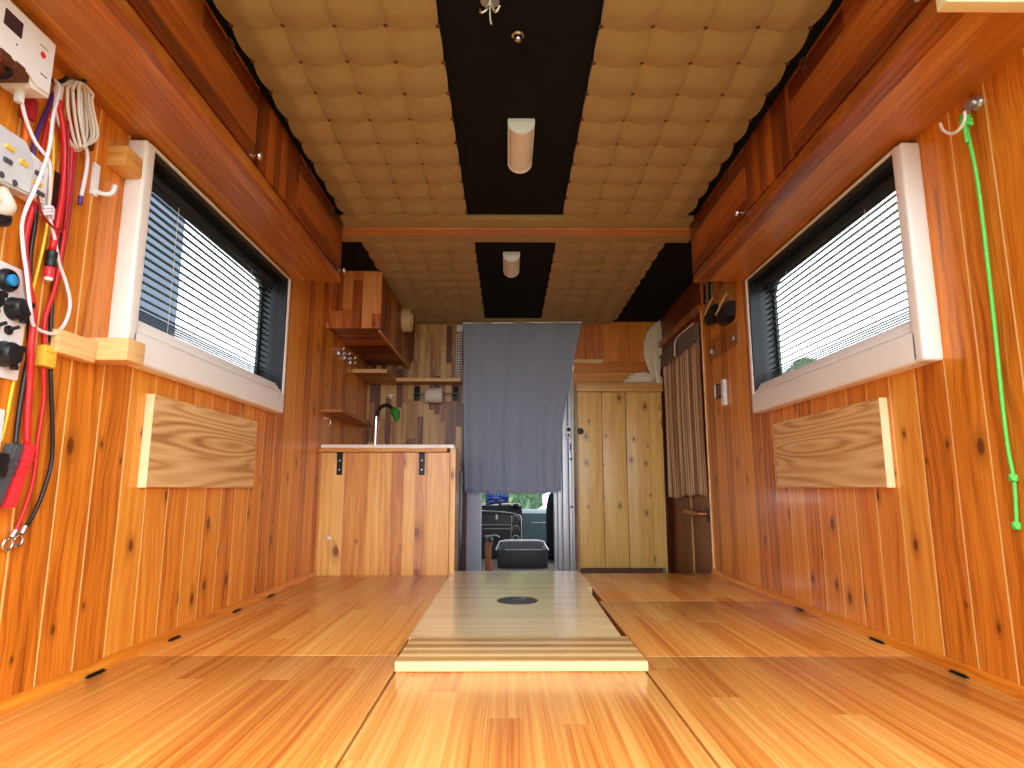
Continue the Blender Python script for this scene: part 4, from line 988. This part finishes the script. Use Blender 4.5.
b = BM(); prism(b, [(5.28, -.15), (5.28, .215), (5.34, .275), (6.0, .28), (6.0, -.15)], 'x', -.95, .115, .006)
obj('centre_stack', b, M['dash_dark'], t, 40)
b = BM(); box(b, -.215, .022, 5.272, 5.281, .130, .205, .002); obj('storage_slot', b, M['black_pl'], t)
b = BM(); tube(b, [(-.22, 5.272, .235), (-.05, 5.272, .225), (.075, 5.272, .205), (.108, 5.272, .17), (.11, 5.272, -.02)], .0045, 8); tube(b, [(.02, 5.274, .19), (.03, 5.274, .17), (.024, 5.274, 0)], .003, 8); tube(b, [(-.215, 5.274, .122), (.02, 5.274, .122)], .003, 8, 0); tube(b, [(-.20, 5.274, .09), (.02, 5.274, .09)], .003, 8, 0); obj('silver_trim', b, M['steel'], t, 60)
for zz in (.169, .089, .010):
    b = BM(); lathe(b, [(.026, -.002), (.026, -.010), (.020, -.016), (.001, -.017)], (.064, 5.28, zz), 'y', 20); k = obj('knob', b, M['black_pl'], t, 40)
    b = BM(); lathe(b, [(.030, 0), (.031, -.005), (.026, -.007)], (.064, 5.28, zz), 'y', 20); obj('bezel', b, M['steel'], k, 40)
b = BM(); box(b, -.10, -.085, 5.266, 5.275, .165, .205, .001); obj('marker', b, M['white_hard'], t)
b = BM(); tube(b, [(-.19, 5.26, .030), (-.10, 5.24, .040), (-.06, 5.22, .025)], .010, 8); obj('lever', b, M['chrome'], t, 60)
t = thing('phone', 'phone with a lit blue screen standing on the dashboard', 'phone', (-.09, 5.26, .28))
rt = Matrix.Rotation(math.radians(-6), 3, 'Y') @ Matrix.Rotation(math.radians(-12), 3, 'X')
b = BM(); xbox(b, (-.092, 5.335, .340), (.190, .012, .106), rt, .005); obj('case', b, M['black_pl'], t, 40)
b = BM(); xbox(b, Vector((-.092, 5.335, .340)) + rt @ Vector((0, -.0065, 0)), (.172, .001, .088), rt); obj('screen', b, M['screen'], t)
b = BM(); tube(b, [(-.06, 5.36, .275), (-.075, 5.355, .30), (-.085, 5.345, .32)], .012, 8); obj('stand', b, M['black_pl'], t, 60)
b = BM(); lathe(b, [(.030, 0), (.034, .008), (.03, .022), (.016, .03), (.001, .032)], (.068, 5.33, .262), 'z', 20); tag(obj('dash_puck', b, M['black_pl'], None, 50), 'black round gadget on the dashboard right of the phone', 'gadget')
b = BM(); box(b, -.05, .03, 5.38, 5.46, .2785, .290, .003); tag(obj('paper_stack', b, M['paper'], None), 'small white stack of paper on the dashboard beside the phone', 'papers')
b = BM(); box(b, -.20, -.125, 5.40, 5.48, .2785, .284, .002); tag(obj('paper_sheet', b, M['paper'], None), 'white folded sheet on the dashboard left of the phone', 'papers')
t = thing('storage_box', 'dark storage box with a tray top on the cab floor', 'box', (.1, 4.75, -.22))
b = BM(); box(b, -.075, .288, 4.66, 4.95, -.150, -.020, .012); obj('body', b, M['dash_dark'], t, 40)
b = BM(); tube(b, [(-.085, 4.655, -.022), (-.065, 4.66, .018), (-.03, 4.665, .040), (.23, 4.665, .040), (.262, 4.66, .018), (.29, 4.655, -.024)], .006, 8); tube(b, [(-.02, 4.652, -.020), (.25, 4.652, -.020)], .003, 8, 0); obj('tray_rim', b, M['steel'], t, 60)
b = BM(); prism(b, [(-.06, -.02), (-.03, .035), (.23, .035), (.258, -.02)], 'y', 4.67, 4.9, .004); obj('tray', b, M['grey_pl'], t)
t = thing('passenger_seat', 'black passenger seat seen edge-on at the right of the cab', 'seat', (.5, 5.1, -.152))
b = BM()
rings = []
for (z, x0, yc, d) in tuple((z_, x_, y_+.36, d_) for z_, x_, y_, d_ in ((-.10, .312, 4.72, .10), (.05, .308, 4.72, .10), (.18, .306, 4.73, .09), (.28, .312, 4.735, .08), (.35, .328, 4.74, .065), (.40, .352, 4.745, .045), (.43, .40, 4.75, .02))):
    x1 = .80 - (x0-.306)
    rings.append([b.verts.new(p) for p in ((x0-.005, yc-d*.4, z), (x0+.035, yc-d, z), (x1-.04, yc-d, z), (x1, yc-d*.4, z), (x1, yc+d*.4, z), (x1-.04, yc+d, z), (x0+.035, yc+d, z), (x0-.005, yc+d*.4, z))])
for p, q in zip(rings, rings[1:]):
    for k in range(8): b.faces.new((p[k], p[(k+1)%8], q[(k+1)%8], q[k]))
b.faces.new(rings[0]); b.faces.new(rings[-1]); obj('backrest', b, M['seat'], t, 60)
b = BM(); box(b, .31, .80, 5.19, 5.47, -.150, -.05, .04, 3); obj('cushion', b, M['seat'], t, 40)
t = thing('brake_lever', 'tan leather covered lever standing in the cab by the left jamb', 'lever', (-.13, 4.55, -.22))
b = BM(); tube(b, [(-.128, 4.56, -.155), (-.134, 4.56, -.12), (-.136, 4.555, -.08)], lambda q: .030 - .006*q, 10); obj('boot', b, M['tan_leather'], t, 60)
b = BM(); tube(b, [(-.136, 4.555, -.09), (-.138, 4.55, 0), (-.128, 4.545, .05)], lambda q: .020 + .006*q, 10); obj('grip', b, M['tan_leather'], t, 60)
b = BM(); lathe(b, [(.024, 0), (.026, .01), (.022, .03), (.008, .04)], (-.128, 4.545, .04), 'z', 16); obj('cap', b, M['black_pl'], t, 50)

# ------------------------------------------------------------------ outside
b = BM(); box(b, -40, 40, -30, 60, -1.35, -1.25); o = struct('ground_outside', b, M['grass'])
def tree(x, y, h, r, sd, label, cat='tree', name='tree'):
    t = thing(name, label, cat, (x, y, -1.25), 'trees outside')
    b = BM(); tube(b, [(x, y, -1.25), (x+.1, y, -1.25+h*.5)], lambda q: .16*(1-q*.5), 8, 3); obj('trunk', b, M['brown_post'], t, 60)
    b = BM(); rr = random.Random(sd)
    for k in range(9):
        q = BM(); bmesh.ops.create_icosphere(q, subdivisions=3, radius=1)
        c = Vector((x + rr.uniform(-.6, .6)*r, y + rr.uniform(-.6, .6)*r, -1.25 + h*rr.uniform(.25, .85))); s = r*rr.uniform(.45, .7)
        for v in q.verts:
            n = 1 + .35*mnoise.noise(v.co*2.2 + Vector((sd, k, 0))) + .18*mnoise.noise(v.co*6 + Vector((k, sd, 0)))
            v.co = c + Vector((v.co.x*s*n, v.co.y*s*n, v.co.z*s*n*.9))
        join(b, q)
    obj('crown', b, M['leaves'], t, 180)
for i, (x, y, h, r, lab) in enumerate(((-3.4, 24, 6, 2.0, 'green tree seen through the windscreen, left one'), (.3, 16, 5.5, 2.3, 'green tree seen through the windscreen, middle one'), (4.0, 24, 6, 2.0, 'green tree seen through the windscreen, right one'))):
    tree(x, y, h, r, i+3, lab)
for i, (x, y, h, r, lab) in enumerate(((17, 33, 8, 4, 'distant tree outside the right window, nearer one'), (15, 42, 8, 4.2, 'distant tree outside the right window, farther one'))):
    tree(x, y, h, r, i+13, lab)
t = thing('building', 'blue-grey building wall outside the left window', 'building', (-7, 3.0, -1.25))
b = BM(); box(b, -10, -4.0, -3.0, 7.4, -1.25, 6.0, .03); obj('wall', b, M['bldg'], t)
b = BM(); box(b, -10.2, -3.8, -3.2, 7.6, 6.0, 6.2, .03); obj('roof_edge', b, M['van_skin'], t)

# ------------------------------------------------------------------ light
w = bpy.data.worlds.new('overcast_sky'); S.world = w; w.use_nodes = True
nt = w.node_tree; nt.nodes.clear()
out = nt.nodes.new('ShaderNodeOutputWorld'); bg = nt.nodes.new('ShaderNodeBackground')
tc = nt.nodes.new('ShaderNodeTexCoord'); sp = nt.nodes.new('ShaderNodeSeparateXYZ'); nt.links.new(tc.outputs['Generated'], sp.inputs[0])
rp = nt.nodes.new('ShaderNodeValToRGB'); nt.links.new(sp.outputs[2], rp.inputs[0])
rp.color_ramp.elements[0].position = 0; rp.color_ramp.elements[0].color = (.82, .84, .87, 1)
rp.color_ramp.elements[1].position = .9; rp.color_ramp.elements[1].color = (.98, 1.02, 1.06, 1)
nt.links.new(rp.outputs[0], bg.inputs[0]); bg.inputs[1].default_value = 3.0
nt.links.new(bg.outputs[0], out.inputs[0])

# ------------------------------------------------------------------ camera
f_px = 630.0; pitch = math.atan(106/f_px); yaw = math.atan(4/f_px)
cd = bpy.data.cameras.new('camera'); cam = bpy.data.objects.new('camera', cd); COL.objects.link(cam)
cd.sensor_fit = 'HORIZONTAL'; cd.sensor_width = 36; cd.lens = 36*f_px/1024; cd.clip_start = .02; cd.clip_end = 200
cam.location = (0, 0, .402)
cam.rotation_euler = (PI/2 + pitch, 0, -yaw)
S.camera = cam
S.view_settings.view_transform = 'Standard'; S.view_settings.look = 'None'
S.view_settings.exposure = 1.04; S.view_settings.gamma = 1; S.view_settings.use_curve_mapping = False
S.cycles.max_bounces = 14; S.cycles.diffuse_bounces = 8; S.cycles.transparent_max_bounces = 16
